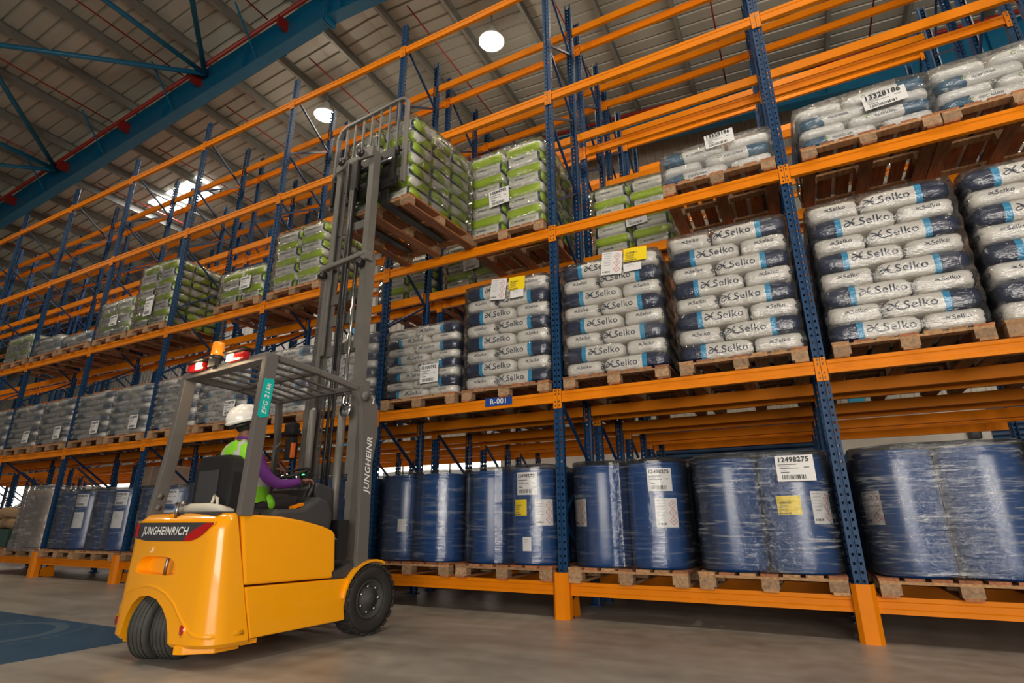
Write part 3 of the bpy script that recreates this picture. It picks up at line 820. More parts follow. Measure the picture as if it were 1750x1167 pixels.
def emblem(s_):
    p1 = [(-.9+.3*t, .45*math.cos(t*1.3)*(1 if 1 else 1)) for t in [i*.5 for i in range(8)]]
    pa = [(-.7*s_, .5*s_), (-.35*s_, .35*s_), (0, -.05*s_), (.25*s_, -.4*s_), (.7*s_, -.5*s_), (1.1*s_, -.42*s_)]
    pb = [(-.75*s_, -.4*s_), (-.4*s_, -.3*s_), (0, .1*s_), (.2*s_, .4*s_), (.42*s_, .55*s_)]
    pc = [(-.75*s_, -.4*s_), (-.85*s_, -.1*s_), (-.5*s_, .1*s_), (.1*s_, .05*s_), (.35*s_, -.15*s_)]
    return strokes([pa, pb, pc], .13*s_)
def logo_mesh(kind, h, faces):
    """printed marks on the side (-y,+y) and the end (+x) of a sack"""
    m = MB()
    def side(vs_, fs, cx, cz, s_, mi):
        q_ = []
        for v in vs_:
            x_, z_ = cx+s_*v[0]*1, cz+v[1]
            xx = x_*-s_ if False else x_
            q_.append((x_, s_*-side_y(x_, z_, h, *DIM[kind]), z_))
        m.add(q_, fs, mi)
    def end(vs_, fs, cz, mi, cy=0):
        m.add([(end_x(v[0]+cy, v[1]+cz, h), v[0]+cy, v[1]+cz) for v in vs_], fs, mi)
    if kind == 'navy':
        t_ = text2d('Selko', h*.6, 0, h*.002); e_ = emblem(h*.42)
        if 's' in faces:
            for s_ in (1, -1):
                cx, ce = (.185, .185-h*1.05) if s_ > 0 else (.08, .08+h*1.05)
                side(t_[0], t_[1], cx, -.004, s_, 0); side(e_[0], e_[1], ce, 0, s_, 0)
        if 'e' in faces:
            t2 = text2d('Selko', h*.32, 0, h*.002); e2 = emblem(h*.17)
            end(t2[0], t2[1], .005, 0, .04); end([v+Vector((-h*.5, 0, 0)) for v in e2[0]], e2[1], .005, 0, .04)
        return m.mesh('printed_mark', [INKN])
    if kind == 'green':
        a = text2d('trouw', h*.34, 0, h*.008); b_ = text2d('nutrition', h*.3, 0, 0)
        ring = strokes([[(math.cos(i*PI/6)*h*.14, math.sin(i*PI/6)*h*.14) for i in range(12)]], h*.05)
        side(a[0], a[1], -.05, .0, 1, 0); side(b_[0], b_[1], .09, -.0, 1, 1); side(ring[0], ring[1], -.15, 0, 1, 1)
        return m.mesh('printed_mark', [INKN, GINKG])
    a = text2d('nutrition', h*.4, 0, h*.004)
    for s_ in (1, -1):
        side(a[0], a[1], .03, -.01, s_, 0)
        ring = strokes([[(math.cos(i*PI/6)*h*.14, math.sin(i*PI/6)*h*.14) for i in range(12)]], h*.05); side(ring[0], ring[1], .03-s_*.15, 0, s_, 1)
    return m.mesh('printed_mark', [INKN, GINKG])
INKN = mat('dark print', (.02, .03, .06), .5); GINKG = mat('green print', (.3, .42, .08), .5)
_sm = {}
def sack_set(kind, h):
    key = (kind, round(h, 3))
    if key not in _sm:
        m = {'navy': M_NAVY, 'green': M_GREEN, 'blue': M_BLUE}[kind]
        _sm[key] = ([sack_mesh(h, m, i+len(_sm)*5, *DIM[kind]) for i in range(4)], logo_mesh(kind, h, 'se'))
    return _sm[key]
desc = {'navy': 'navy-white', 'green': 'green-white', 'blue': 'blue-white'}
posd = {'A': 'front lengthwise', 'B': 'front endwise', 'C': 'rear', 'D': 'rear'}
gposd = {'A': 'front left', 'B': 'front right', 'C': 'middle', 'D': 'rear'}
sack_count = {'navy': 0, 'green': 0, 'blue': 0}
stuff_l = []
def stack(cx, cy, z, nl, h, kind, where, near=True, skip='D', tilt=0, jit=.003, mark=True, S=(.57, .57), bulge=0, parity0=0, rotz=0, slope=0, asstuff=False, missing=()):
    sm, lg = sack_set(kind, h)
    R_ = Matrix.Rotation(rotz, 4, 'Z')
    for L_ in range(nl):
        par = (L_+parity0) % 2
        s_ = 1 if par == 0 else -1
        hx, hy = S
        items = [('A', -s_*(hx-SL/2), -(hy-SW/2), 0 if s_ > 0 else PI),
                 ('B', s_*(hx-SW/2), -(hy-SL/2), -PI/2),
                 ('C', s_*(hx-SL/2), (hy-SW/2), PI if s_ > 0 else 0),
                 ('D', -s_*(hx-SW/2), (hy-SL/2), PI/2)]
        if kind == 'green':
            gl, gw = .57, .38
            items = []
            for j in range(3):
                for q_ in (-1, 1):
                    if (q_ < 0 and cx < -.2 or q_ > 0 and cx > -.2) and j > 0: continue
                    nm = {(0, -1): 'A', (0, 1): 'B', (1, 1): 'C', (2, 1): 'D', (1, -1): 'C', (2, -1): 'D'}[(j, q_)]
                    items.append((nm, q_*(gl/2), -gw+gw*j, 0 if (par+j) % 2 == 0 else PI))
        for (nm, x, y, rz) in items:
            # the sack facing away from the viewer's side of the stack is not seen
            if kind == 'green': pass
            elif cx < -.2:
                if par == 0 and nm == 'D': continue
                if par == 1 and nm == 'C': continue
            else:
                if par == 0 and nm == 'C': continue
                if par == 1 and nm == 'D': continue
            if (L_, nm) in missing: continue
            fb = 1+bulge*math.sin(PI*(L_+.5)/nl)
            p = R_ @ Vector((x*fb+random.uniform(-jit, jit)*.6, y*fb+random.uniform(-jit, jit), 0))
            o = bpy.data.objects.new('sack', random.choice(sm))
            zz = z+h*(L_+.5)+slope*x*(L_+1)/nl+.001*L_
            if asstuff:
                stuff_l.append((kind, o.data, lg if mark else None, Matrix.Translation((cx+p.x, cy+p.y, zz)) @ Matrix.Rotation(rz+rotz, 4, 'Z'))); bpy.data.objects.remove(o); continue
            if kind != 'navy': o.scale = (random.uniform(.94, 1.0), random.uniform(.95, 1.0), random.uniform(.96, 1.0))
            link(o); o.location = (cx+p.x, cy+p.y, zz)
            jr = .35 if kind == 'navy' else .6
            o.rotation_euler = (0, 0, rz+rotz+random.uniform(-.02, .02)*jr)
            if mark: link(bpy.data.objects.new('printed_mark', lg), o)
            sack_count[kind] += 1
            tag(o, '%s sack, %s layer %s, %s' % (desc[kind], ordn[L_], gposd[nm] if kind == 'green' else posd[nm], where), 'sack', 'sacks stacked on pallets')
def film(cx, cy, z, nl, h, where, S=(.57, .57), m=None, labels=(), bulge=0, rz=0, skirt=-.02, off=.03, extra_top=.0, slope=0):
    H_ = nl*h
    zs = [-skirt+(H_+skirt+.012)*j/(nl*6) for j in range(nl*6+1)]
    def wob(z_):
        if z_ < 0: return off
        ph = (z_/h) % 1
        return off-.008+.016*math.sin(PI*ph)+bulge*S[0]*math.sin(PI*max(0, min(1, z_/H_)))
    h_ = hull(S[0], S[1], .05, zs, wob, 'stretch_film', 'clear film round sacks, %s' % where, m or WRAP_S, (cx, cy, z), 0, seed=cx*5+cy, na=.008)
    h_.rotation_euler = (0, 0, rz)
    for (kind, num, W_, H2, u, zz, roll_) in labels:
        label_flat(h_, kind, num, W_, H2, (u, -S[1]-off-.022, zz), 0, 0, roll_)
    return h_
YC = .56
def navy_load(cx, k, posn, nl, h, labels=(), row=0, mark=True, near=True, m=None, asstuff=False, lv=1, **kw):
    z = LV[lv]+.063; y = YC if row == 0 else RY[row][0]+.5
    where = '%s%s load, first shelf, %s' % ('' if row == 0 else 'second-rack ', posn, bayname(k))
    pallet(cx, y, z, 'pallet under navy-white sacks, %s' % where, v=(k+int(cx*10)) % 2)
    stack(cx, y, z+PH, nl, h, 'navy', where, near, mark=mark, asstuff=asstuff, **kw)
    film(cx, y, z+PH, nl, h, where, labels=labels, m=m)
ZS = LV[1]+.063+PH
navy_load(.70, -1, 'left', 8, .176, parity0=0)
navy_load(1.93, -1, 'right', 8, .176, parity0=1)
navy_load(-.66, 0, 'right', 8, .176, parity0=0)
navy_load(-1.93, 0, 'left', 8, .168, parity0=1, labels=[('hazard', '', .24, .28, .07, 3.70-ZS, .12), ('yellow', '12100871', .26, .16, .34, 3.75-ZS, .06), ('plain', '', .2, .09, .3, 3.6-ZS, 0)])
navy_load(-3.27, 1, 'right', 8, .168, parity0=1, labels=[('hazard', '', .22, .28, -.06, 3.68-ZS, .12), ('yellow', '12100871', .22, .17, .2, 3.71-ZS, .06), ('plain', '', .18, .1, .2, 3.57-ZS, 0)])
navy_load(-4.535, 1, 'left', 8, .118, parity0=0, labels=[('white', '12100793', .28, .24, .2, 2.72-ZS, .0)])
navy_load(-5.87, 2, 'right', 8, .125, m=WRAP_F)
navy_load(-7.12, 2, 'left', 8, .125, m=WRAP_F, asstuff=True)
navy_load(-8.475, 3, 'right', 8, .11, m=WRAP_F, asstuff=True, labels=[('white', '12100795', .26, .24, .3, .2, 0)])
navy_load(-9.72, 3, 'left', 8, .11, m=WRAP_F, asstuff=True, labels=[('white', '12100795', .26, .24, .3, .2, 0)])
for i, (x_, k_, p_) in enumerate(((-11.07, 4, 'right'), (-12.32, 4, 'left'), (-13.67, 5, 'right'), (-14.92, 5, 'left'), (-16.27, 6, 'right'), (-17.53, 6, 'left'))):
    navy_load(x_, k_, p_, 8, .11, m=WRAP_F, mark=False, asstuff=True, labels=[('white', '12100795', .26, .24, .3, .2, 0)])
for k_ in (-1, 0, 1):   # second rack row
    for dx, p_ in ((-.65, 'right'), (-1.93, 'left')):
        navy_load(upx(k_)+dx, k_, p_, 5, .17, row=1, asstuff=True, mark=False)

# green and blue loads on the second shelf
def shelf2(cx, k, posn, nl, h, kind, row=0, labels=(), m=None, y=None, **kw):
    z = LV[2]+.063; yy = (YC if row == 0 else RY[row][0]+.5) if y is None else y
    where = '%s%s load, second shelf, %s' % ('' if row == 0 else 'second-rack ', posn, bayname(k))
    pallet(cx, yy, z, 'pallet under %s sacks, %s' % (desc[kind], where), v=1)
    fk = {a: kw[a] for a in ('bulge',) if a in kw}
    stack(cx, yy, z+PH, nl, h, kind, where, **kw)
    film(cx, yy, z+PH, nl, h, where, labels=labels, m=m or WRAP_S, off=.034, **fk)
ZT = LV[2]+.063+PH
shelf2(-3.28, 1, 'right', 8, .156, 'green', labels=[('white', '10664795', .3, .24, -.04, 5.01-ZT, -.06)])
shelf2(-1.93, 0, 'left', 7, .152, 'green', row=1, labels=[('white', '10664795', .3, .2, .1, .42, -.06)])
shelf2(-4.53, 1, 'left', 5, .15, 'green', row=1, labels=[('white', '10664795', .3, .24, 0, .36, -.06)])
shelf2(-5.87, 2, 'right', 5, .15, 'green', row=1, asstuff=True)
shelf2(-7.12, 2, 'left', 7, .15, 'green', asstuff=True)
shelf2(-8.47, 3, 'right', 4, .15, 'green', labels=[('white', '10664795', .26, .22, .2, .3, 0)])
shelf2(-11.07, 4, 'right', 8, .165, 'green', asstuff=True, labels=[('white', '10664795', .26, .4, .0, .4, 0)])
shelf2(-12.33, 4, 'left', 5, .15, 'green', asstuff=True, m=WRAP_F, labels=[('white', '10664795', .26, .22, .1, .3, 0)])
shelf2(-16.27, 6, 'right', 4, .15, 'green', asstuff=True, m=WRAP_F)
shelf2(-.64, 0, 'right', 3, .13, 'blue', m=WRAP_C, labels=[('white', '13328186', .3, .17, .08, 4.93-ZT-.02, -.05)])
shelf2(.76, -1, 'left', 4, .12, 'blue', m=WRAP_C, labels=[('white', '13328186', .36, .16, .2, 4.82-ZT, -.06)])
shelf2(1.93, -1, 'right', 4, .12, 'blue', m=WRAP_C)
shelf2(-14.92, 5, 'left', 3, .12, 'blue', asstuff=True, m=WRAP_F)
shelf2(-13.67, 5, 'right', 2, .12, 'blue', asstuff=True, m=WRAP_F)
# distant sacks joined
def build_far():
    m = MB(); bag = []; ix = {'navy': 0, 'green': 1, 'blue': 2}
    for kind, me, lg, M_ in stuff_l:
        m.add([M_ @ v.co for v in me.vertices], [tuple(p.vertices) for p in me.polygons], ix[kind], True); bag += [tuple(v.co) for v in me.vertices]
        if lg: m.add([M_ @ v.co for v in lg.vertices], [tuple(p.vertices) for p in lg.polygons], 3); bag += [(0, 0, 0)]*len(lg.vertices)
    me = m.mesh('sack', [M_NAVY, M_GREEN, M_BLUE, INKN]); set_bag(me, bag)
    o = bpy.data.objects.new('sack', me); link(o)
    tag(o, 'farther stacked sacks: those in the second rack and those left of the cab', 'sack', 'sacks stacked on pallets', 'stuff')
# shelf sign
s_ = MB(); s_.box((-3.35, -.0105, 2.265), (.36, .004, .1))
so = s_.build('shelf_sign', SIGNB); tag(so, 'small blue shelf sign reading R-001 on the orange beam', 'sign')
a = text2d('R-001', .09, 0, .0012)
MB().add([(-3.35+v.x, -.0135, 2.265+v.y) for v in a[0]], a[1]).build('sign_text', WHITE, so)
# left floor-level goods
pallet(-13.65, .52, PZ0, 'wooden pallet under a white film wrapped load, far left floor level', v=0)
c = MB(); c.box((-13.65, .52, Z0+.55), (1.0, 1.0, 1.08), ch=.06); tag(c.build('carton_stack', CARTON), 'pale carton block wrapped in white film, floor level at far left', 'carton')
hull(.57, .57, .12, [-.05+1.2*j/20 for j in range(21)], lambda z_: .05*math.exp(-z_*2), 'stretch_film', 'crumpled white stretch film round the far left carton load', WRAP_F, (-13.65, .52, Z0))
pallet(-12.33, 1.87, PZ0, 'wooden pallet under tall cartons in the second row, far left', v=0)
for i, (x_, y_) in enumerate(((-12.62, 1.6), (-12.04, 1.6))):
    c = MB(); c.box((x_, y_, Z0+.79), (.56, .56, 1.56), ch=.05); tag(c.build('carton_stack', CARTON), 'tall pale carton column in the second row, %s of two at far left' % ('left', 'right')[i], 'carton', 'tall cartons at far left')
pallet(-14.95, .52, PZ0, 'wooden pallet under brown sacks, leftmost at floor level', v=0)
bm_, _ = [sack_mesh(.2, SACKB, 3)], 0
c = MB(); c.box((-14.95, .52, Z0+.17), (1.1, 1.1, .34), ch=.02); tag(c.build('crate', TRAY), 'dark green crate under brown sacks at the left picture edge', 'crate')
for i in range(4):
    o = bpy.data.objects.new('sack', bm_[0]); link(o); o.location = (-14.75-.4*(i % 2), .3, Z0+.45+.2*(i//2)); o.rotation_euler = (0, .1*(-1)**i, .2*i)
    tag(o, 'brown paper sack, %s, on the crate at the left edge' % ['lower right', 'lower left', 'upper right', 'upper left'][i], 'sack', 'brown sacks at the left edge')

# ------------------------------------------------------------------ forklift truck (local axes: x right, y forward)
TH = 0.081
TR = empty('forklift_truck', (-4.495, -2.898, 0), -TH)
tag(TR, 'yellow and grey electric three-wheel forklift with raised mast, facing the racks', 'forklift')
def in_truck(x, y, z):
    c, s_ = math.cos(TH), math.sin(TH); return (-4.495+x*c+y*s_, -2.898-x*s_+y*c, z)
def lerp(a, b_, t): return a+(b_-a)*t
# counterweight shell: rounded footprint lofted up, arch and recess cut out
def skew(x): return .09*(x+.6)/1.2
def cw_ring(z, inset=0.0):
    t = max(0, (z-.09)/(.99-.09))
    hw = lerp(.60, .525, max(0, t)**.8)-inset; yb = lerp(-.105, -.09, min(1, t*1.5)) + (.06*max(0, t-.9)/.1)+inset
    if z < .14: hw -= .02; yb += .02
    r = lerp(.23, .13, t**.7); yf = lerp(.315, .13, t)
    pts = [(hw, yf)]
    for i in range(0, 9): a = i/8*PI/2; pts.append((hw-r+r*math.cos(a), yb+r-r*math.sin(a)))
    # slight crown across the rear face
    m_ = []
    for i in range(1, 12): u = 1-2*i/12; m_.append(((hw-r)*u, yb-.025*(1-u*u)))
    pts += m_
    for i in range(8, -1, -1): a = i/8*PI/2; pts.append((-(hw-r+r*math.cos(a)), yb+r-r*math.sin(a)))
    pts.append((-hw, yf))
    return [(x, y+skew(x)*(1-max(0, min(1, (y-yb)/(yf-yb))))) for x, y in pts]
MB().prism([(.5, .3), (.5, .12), (.36, -.02), (.3, -.05), (.29, .1), (-.44, .1), (-.45, -.02), (-.5, .12), (-.5, .3)], .085, .14, 'z').build('ballast_skirt', YEL, TR, bevel=.008)
b = MB(); zs = [.125, .15, .2, .3, .4, .5, .6, .7, .8, .88, .94, .975, .99]; ng = 0
for z in zs:
    ins = 0 if z < .95 else (.008 if z < .98 else .03)
    rg = cw_ring(z, ins); ng = len(rg); b.v += [(p[0], p[1], z) for p in rg]
for j in range(len(zs)-1):
    for i in range(ng): b.f.append([j*ng+i, j*ng+(i+1) % ng, (j+1)*ng+(i+1) % ng, (j+1)*ng+i]); b.mi.append(0); b.sm.append(True)
b.f.append(list(range(ng))); b.mi.append(0); b.sm.append(False)
b.f.append(list(range((len(zs)-1)*ng, len(zs)*ng))); b.mi.append(0); b.sm.append(False)
body = b.build('counterweight', YEL)
def cutter(mb):
    o = mb.build('cutter', BLACK); md = body.modifiers.new('b', 'BOOLEAN'); md.operation = 'DIFFERENCE'; md.object = o; md.solver = 'EXACT'; return o
cuts = []
c = MB(); n = 20; arch = [(-.345, -.05)]+[(-.345+.30*(1-math.cos(t)), .16+.265*math.sin(t)) for t in [i/8*PI/2 for i in range(9)]]
arch = [(-.36, -.05), (-.36, .14), (-.33, .27), (-.27, .365), (-.18, .42), (-.07, .43), (.03, .41), (.12, .355), (.18, .29), (.215, .21), (.235, .14), (.27, .085), (.27, -.05)]
c.prism(arch, -.5, .24, 'y'); c2 = cutter(c); cuts.append(c2)
c = MB(); ro_ = [(-.36, .585), (-.345, .64), (-.29, .685), (-.2, .70), (.05, .70), (.13, .685), (.19, .64), (.21, .585), (.19, .57), (.12, .56), (-.26, .56), (-.34, .57)]
ri_ = [(lerp(-.07, p[0], .8), lerp(.625, p[1], .75)) for p in ro_]
c.v = [(p[0], -.25, p[1]) for p in [(lerp(-.07, q[0], 1.15), lerp(.625, q[1], 1.2)) for q in ro_]]+[(p[0], -.035+skew(p[0]), p[1]) for p in ri_]
c.f = [list(range(12)), list(range(23, 11, -1))]+[[i, i+12, (i+1) % 12+12, (i+1) % 12] for i in range(12)]; c.mi = [0]*14; c.sm = [False]*14; cuts.append(cutter(c))
c = MB(); c.prism([(-.12, .955), (.02, .955), (.05, 1.05), (-.15, 1.05)], -.3, .05, 'y'); cuts.append(cutter(c))
c = MB(); c.box((0, .1, .65), (.7, .2, .55)); 
me = bpy.data.meshes.new_from_object(body.evaluated_get(bpy.context.evaluated_depsgraph_get()))
body.modifiers.clear(); body.data = me
for c_ in cuts: bpy.data.objects.remove(c_)
autosmooth(body, .7); body.parent = TR
# lip moulding around the arch and lamp bezels
def rear_y(x, z):
    t = (z-.09)/.9; hw = lerp(.60, .525, max(0, t)**.8); yb = lerp(-.105, -.09, min(1, t*1.5)); r = lerp(.23, .13, t**.7)
    y = yb-.025*(1-(x/(hw-r))**2) if abs(x) < hw-r else yb+r-math.sqrt(max(0, r*r-(abs(x)-hw+r)**2))
    yf = lerp(.315, .13, t)
    return y+skew(x)*(1-max(0, min(1, (y-yb)/(yf-yb))))
c = MB(); pts = []
for (x, z) in [(-.52, .22), (-.47, .33), (-.38, .42), (-.26, .475), (-.12, .495), (.0, .485), (.12, .45), (.22, .39), (.31, .30), (.38, .24), (.45, .205), (.5, .2), (.54, .2)]:
    pts.append((x, rear_y(x, z)+.016, z))
pts += [(.57, .2, .2), (.572, .26, .2)]
c.tube(pts, .022, 8); o = c.build('arch_moulding', YEL, body)
for x in (-.5, .34):
    c = MB(); y = rear_y(x, .235); c.tube([(x, y-.004, .235), (x, y+.03, .235)], .032, 20); c.build('reflector', REDL, TR)
    c = MB(); c.tube([(x, y-.002, .235), (x, y+.03, .235)], .046, 20); c.build('reflector_rim', YEL, TR)
# rear name plate following the counterweight
def rear_patch(outline, off, nx=24):
    """outline: function x -> (z0, z1) over [xa, xb]"""
    xa, xb, fn = outline; m = MB(); vs_ = []
    for i in range(nx+1):
        x = xa+(xb-xa)*i/nx; z0, z1 = fn(x)
        for j in range(4): z = z0+(z1-z0)*j/3; vs_.append((x, rear_y(x, z)-off, z))
    m.add(vs_, [(i*4+j, i*4+4+j, i*4+5+j, i*4+1+j) for i in range(nx) for j in range(3)], 0, True)
    return m
PLZ = lambda x: (.795+.012*max(0, x)+.105*min(1.1, max(0, (x-.24)/.22))**2.2 + .1*max(0, -x-.25), .925)
rear_patch((-.44, .475, lambda x: (min(.915, PLZ(x)[0]-.008), .933)), .003).build('plate_rim', YEL2, TR)
pl = rear_patch((-.435, .465, lambda x: (min(.915, PLZ(x)[0]), .925)), .006).build('name_plate', DARK, TR)
rear_patch((.21, .463, lambda x: (min(.915, PLZ(x)[0])+.001, max(min(.915, PLZ(x)[0])+.002, .80+.122*min(1, (x-.21)/.2)**.6))), .009).build('red_corner', REDG, TR)
rear_patch((-.435, -.385, lambda x: (PLZ(x)[0]+.01, .92)), .009, 6).build('red_corner', REDG, TR)
a = text2d('JUNGHEINRICH', .078, .25, .0012)
MB().add([(v.x*.95-.035, rear_y(v.x*.95-.035, .865+v.y)-.0095, .865+v.y) for v in a[0]], a[1]).build('brand_lettering', WHITE, TR)
c = MB(); c.tube([(.03, -.052, .565), (.05, -.052, .70)], .012, 10); c.build('tow_pin', STEEL, TR)
c = MB(); c.tube([(-.13, rear_y(-.13, .74)-.004, .755), (-.13, rear_y(-.13, .73)-.004, .73), (-.145, rear_y(-.14, .72)-.004, .715), (-.155, rear_y(-.15, .72)-.004, .725)], .004, 6); c.build('hook_symbol', WHITE, TR)
c = MB(); c.tube([(-.06, .0, .95), (-.045, .0, 1.06)], .011, 8); c.tube([(-.07, .0, 1.06), (.03, .0, 1.065)], .014, 8); c.build('battery_latch', STEEL, TR)
# rear deck on the counterweight
c = MB(); c.box((0, .2, .985), (.86, .34, .03), ch=.01); c.build('rear_deck', DARK, TR)
# upper battery cover and lower chassis
def side_panel(name, pts, hw, m, bev=.012, hw2=None):
    mb = MB(); n_ = len(pts); hw2 = hw2 or hw
    zmin = min(p[1] for p in pts); zmax = max(p[1] for p in pts)
    W_ = lambda z: lerp(hw, hw2, (z-zmin)/(zmax-zmin))
    mb.v = [(-W_(p[1]), p[0], p[1]) for p in pts]+[(W_(p[1]), p[0], p[1]) for p in pts]
    mb.f = [list(range(n_)), list(range(2*n_-1, n_-1, -1))]+[[i, i+n_, (i+1) % n_+n_, (i+1) % n_] for i in range(n_)]
    mb.mi = [0]*len(mb.f); mb.sm = [False]*len(mb.f)
    return mb.build(name, m, TR, bevel=bev)
side_panel('battery_cover', [(.235, .50), (1.02, .485), (1.02, .53), (1.04, .54), (1.03, .82), (1.0, .855), (.9, .89), (.7, .935), (.5, .965), (.16, .985)], .565, YEL2, .018, .53)
side_panel('chassis', [(.315, .15), (1.17, .155), (1.155, .25), (1.18, .34), (1.24, .42), (1.22, .47), (.24, .488)], .585, YEL, .012, .567)
c = MB(); c.box((0, .33, .13), (1.12, .12, .03)); c.build('skid_plate', YEL, TR)
for s_ in (-1, 1):  # front fenders with a small lip
    pts = []; c = MB(); cy, cz, R0 = 1.444, .284, .305
    prof = [(cy+R0*math.cos(a), cz+R0*math.sin(a)) for a in [PI*.96-PI*.6*i/12 for i in range(13)]]
    prof2 = [(cy+(R0+.018)*math.cos(a), cz+(R0+.018)*math.sin(a)) for a in [PI*.96-PI*.6*i/12 for i in range(13)]][::-1]
    c.prism(prof+prof2, s_*.4, s_*.60, 'x'); o = c.build('fender', YEL, TR)
    for yy in (.36, 1.1):
        lm = text2d('Z', .045, 0, .001)
        if s_ > 0: MB().add([(.578-.015*((v.y+.2)/.47)*.1, yy+v.x, .20+(.0 if yy < 1 else .01)+v.y) for v in lm[0]], lm[1]).build('jack_symbol', WHITE, TR)
# grey step / front chassis
side_panel('step', [(1.02, .475), (1.25, .475), (1.3, .56), (1.3, .6), (1.05, .53)], .545, DARK, .006)
c = MB(); c.box((0, .74, .5), (.9, 1.0, .04)); c.box((0, 1.15, .56), (.95, .3, .03)); c.build('floor_plate', BLACK, TR)
# front wheels
def tyre(r, w_, lugs):
    m = MB(); prof = [(r*.56, -w_*.38), (r*.62, -w_*.46), (r*.8, -w_*.5), (r*.93, -w_*.46), (r*.985, -w_*.38), (r, -w_*.2), (r, w_*.2), (r*.985, w_*.38), (r*.93, w_*.46), (r*.8, w_*.5), (r*.62, w_*.46), (r*.56, w_*.38)]
    if lugs: prof = [(a if a < r*.97 else a*.955, x) for a, x in prof]
    n = 40; vs_ = []; fs = []
    for k_ in range(n):
        a = 2*PI*k_/n
        for (rr, x) in prof: vs_.append((x, rr*math.cos(a), rr*math.sin(a)))
    L_ = len(prof)
    for k_ in range(n):
        for i in range(L_): fs.append((k_*L_+i, k_*L_+(i+1) % L_, ((k_+1) % n)*L_+(i+1) % L_, ((k_+1) % n)*L_+i))
    m.add(vs_, fs, 0, True)
    if lugs:
        for k_ in range(20):
            for s_ in (-1, 1):
                a = 2*PI*(k_+(.25 if s_ > 0 else -.25))/20; R_ = Matrix.Rotation(a, 3, 'X')
                m.box(R_ @ Vector((s_*w_*.27, 0, r*.965)), (w_*.47, r*.23, r*.075), R_, ch=.006)
    else:
        m2 = m
        for x in (-.3, -.1, .1, .3):   # dark ribs between the grooves
            pass
    return m
for s_ in (-1, 1):
    t = tyre(.284, .2, True).build('front_tyre', RUB, TR, loc=(s_*.50, 1.444, .284))
    hub = MB(); sx = s_
    hub.lathe([(.01, sx*.02), (.155, sx*.02), (.16, sx*.08), (.148, sx*.085), (.135, sx*.05), (.1, sx*.045), (.085, sx*.07), (.05, sx*.075), (.04, sx*.095), (.01, sx*.095)], 28, axis='x')
    h_ = hub.build('hub', DARK, t)
    for i in range(7):
        a = 2*PI*i/7; bb = MB(); bb.tube([(sx*.045, .105*math.cos(a), .105*math.sin(a)), (sx*.075, .105*math.cos(a), .105*math.sin(a))], .012, 6); bb.build('wheel_nut', STEEL, t)
# twin rear wheels turned a little
SA = .45
for q_ in (-.088, .088):
    t = tyre(.222, .155, False).build('rear_tyre', RUBG, TR, loc=(-.07+q_*math.cos(SA), .10+q_*math.sin(SA), .222)); t.rotation_euler = (0, 0, SA)
    g = MB()
    for gx in (-.045, -.015, .015, .045): g.lathe([(.2215, gx-.0025), (.2232, gx-.0025), (.2232, gx+.0025), (.2215, gx+.0025)], 40, axis='x')
    g.build('tread_groove', BLACK, t)
    hb = MB(); hb.lathe([(.01, .03), (.12, .03), (.125, .055), (.1, .04), (.06, .045), (.05, .06), (.01, .06)], 24, axis='x'); hb.build('hub', BLACK, t)
c = MB(); c.box((-.05, .12, .42), (.26, .22, .1)); c.build('drive_unit', BLACK, TR)
# overhead guard
def pillar(name, x0, x1, pts, w_, d_, m=GREY):
    mb = MB()
    n_ = len(pts)
    for i in range(n_-1):
        (xa, ya, za), (xb, yb_, zb) = pts[i], pts[i+1]
        vs_ = [(xa-w_/2, ya-d_/2, za), (xa+w_/2, ya-d_/2, za), (xa+w_/2, ya+d_/2, za), (xa-w_/2, ya+d_/2, za), (xb-w_/2, yb_-d_/2, zb), (xb+w_/2, yb_-d_/2, zb), (xb+w_/2, yb_+d_/2, zb), (xb-w_/2, yb_+d_/2, zb)]
        mb.add(vs_, [(0, 1, 2, 3), (7, 6, 5, 4), (0, 4, 5, 1), (1, 5, 6, 2), (2, 6, 7, 3), (3, 7, 4, 0)])
    return mb.build(name, m, TR)
gd = empty('overhead_guard'); gd.parent = TR
def gpart(mb, name, m=GREY, bevel=0): return mb.build(name, m, gd, bevel=bevel)
for s_ in (-1, 1):
    mb = MB()
    xb_, yb_, xt_, yt_ = (.525, .185, .635, .15) if s_ > 0 else (-.55, .085, -.565, .175)
    sec = [(lerp(xb_, xt_, t_), lerp(yb_, yt_, t_+.18*math.sin(PI*t_)), lerp(.97, 2.15, t_)) for t_ in (0, .2, .4, .6, .8, 1)]
    for i in range(len(sec)-1):
        a, b_ = sec[i], sec[i+1]; vs_ = []
        for (x, y, z) in (a, b_):
            wy = .052
            vs_ += [(x-.028, y-wy, z), (x+.028, y-wy, z), (x+.028, y+wy, z), (x-.028, y+wy, z)]
        mb.add(vs_, [(0, 4, 5, 1), (1, 5, 6, 2), (2, 6, 7, 3), (3, 7, 4, 0)]+([(0, 1, 2, 3)] if i == 0 else [])+([(7, 6, 5, 4)] if i == 4 else []))
    mb.build('rear_pillar', GREY, gd, bevel=.006)
    if s_ < 0:
        for z in (1.04, 1.13): MB().tube([(-.523, .095, z), (-.517, .095, z)], .026, 6).build('pillar_bolt', GREY, gd)
gpart(MB().bar((-.59, .175, 2.155), (.66, .15, 2.155), .11, .06, ch=.015), 'rear_header')
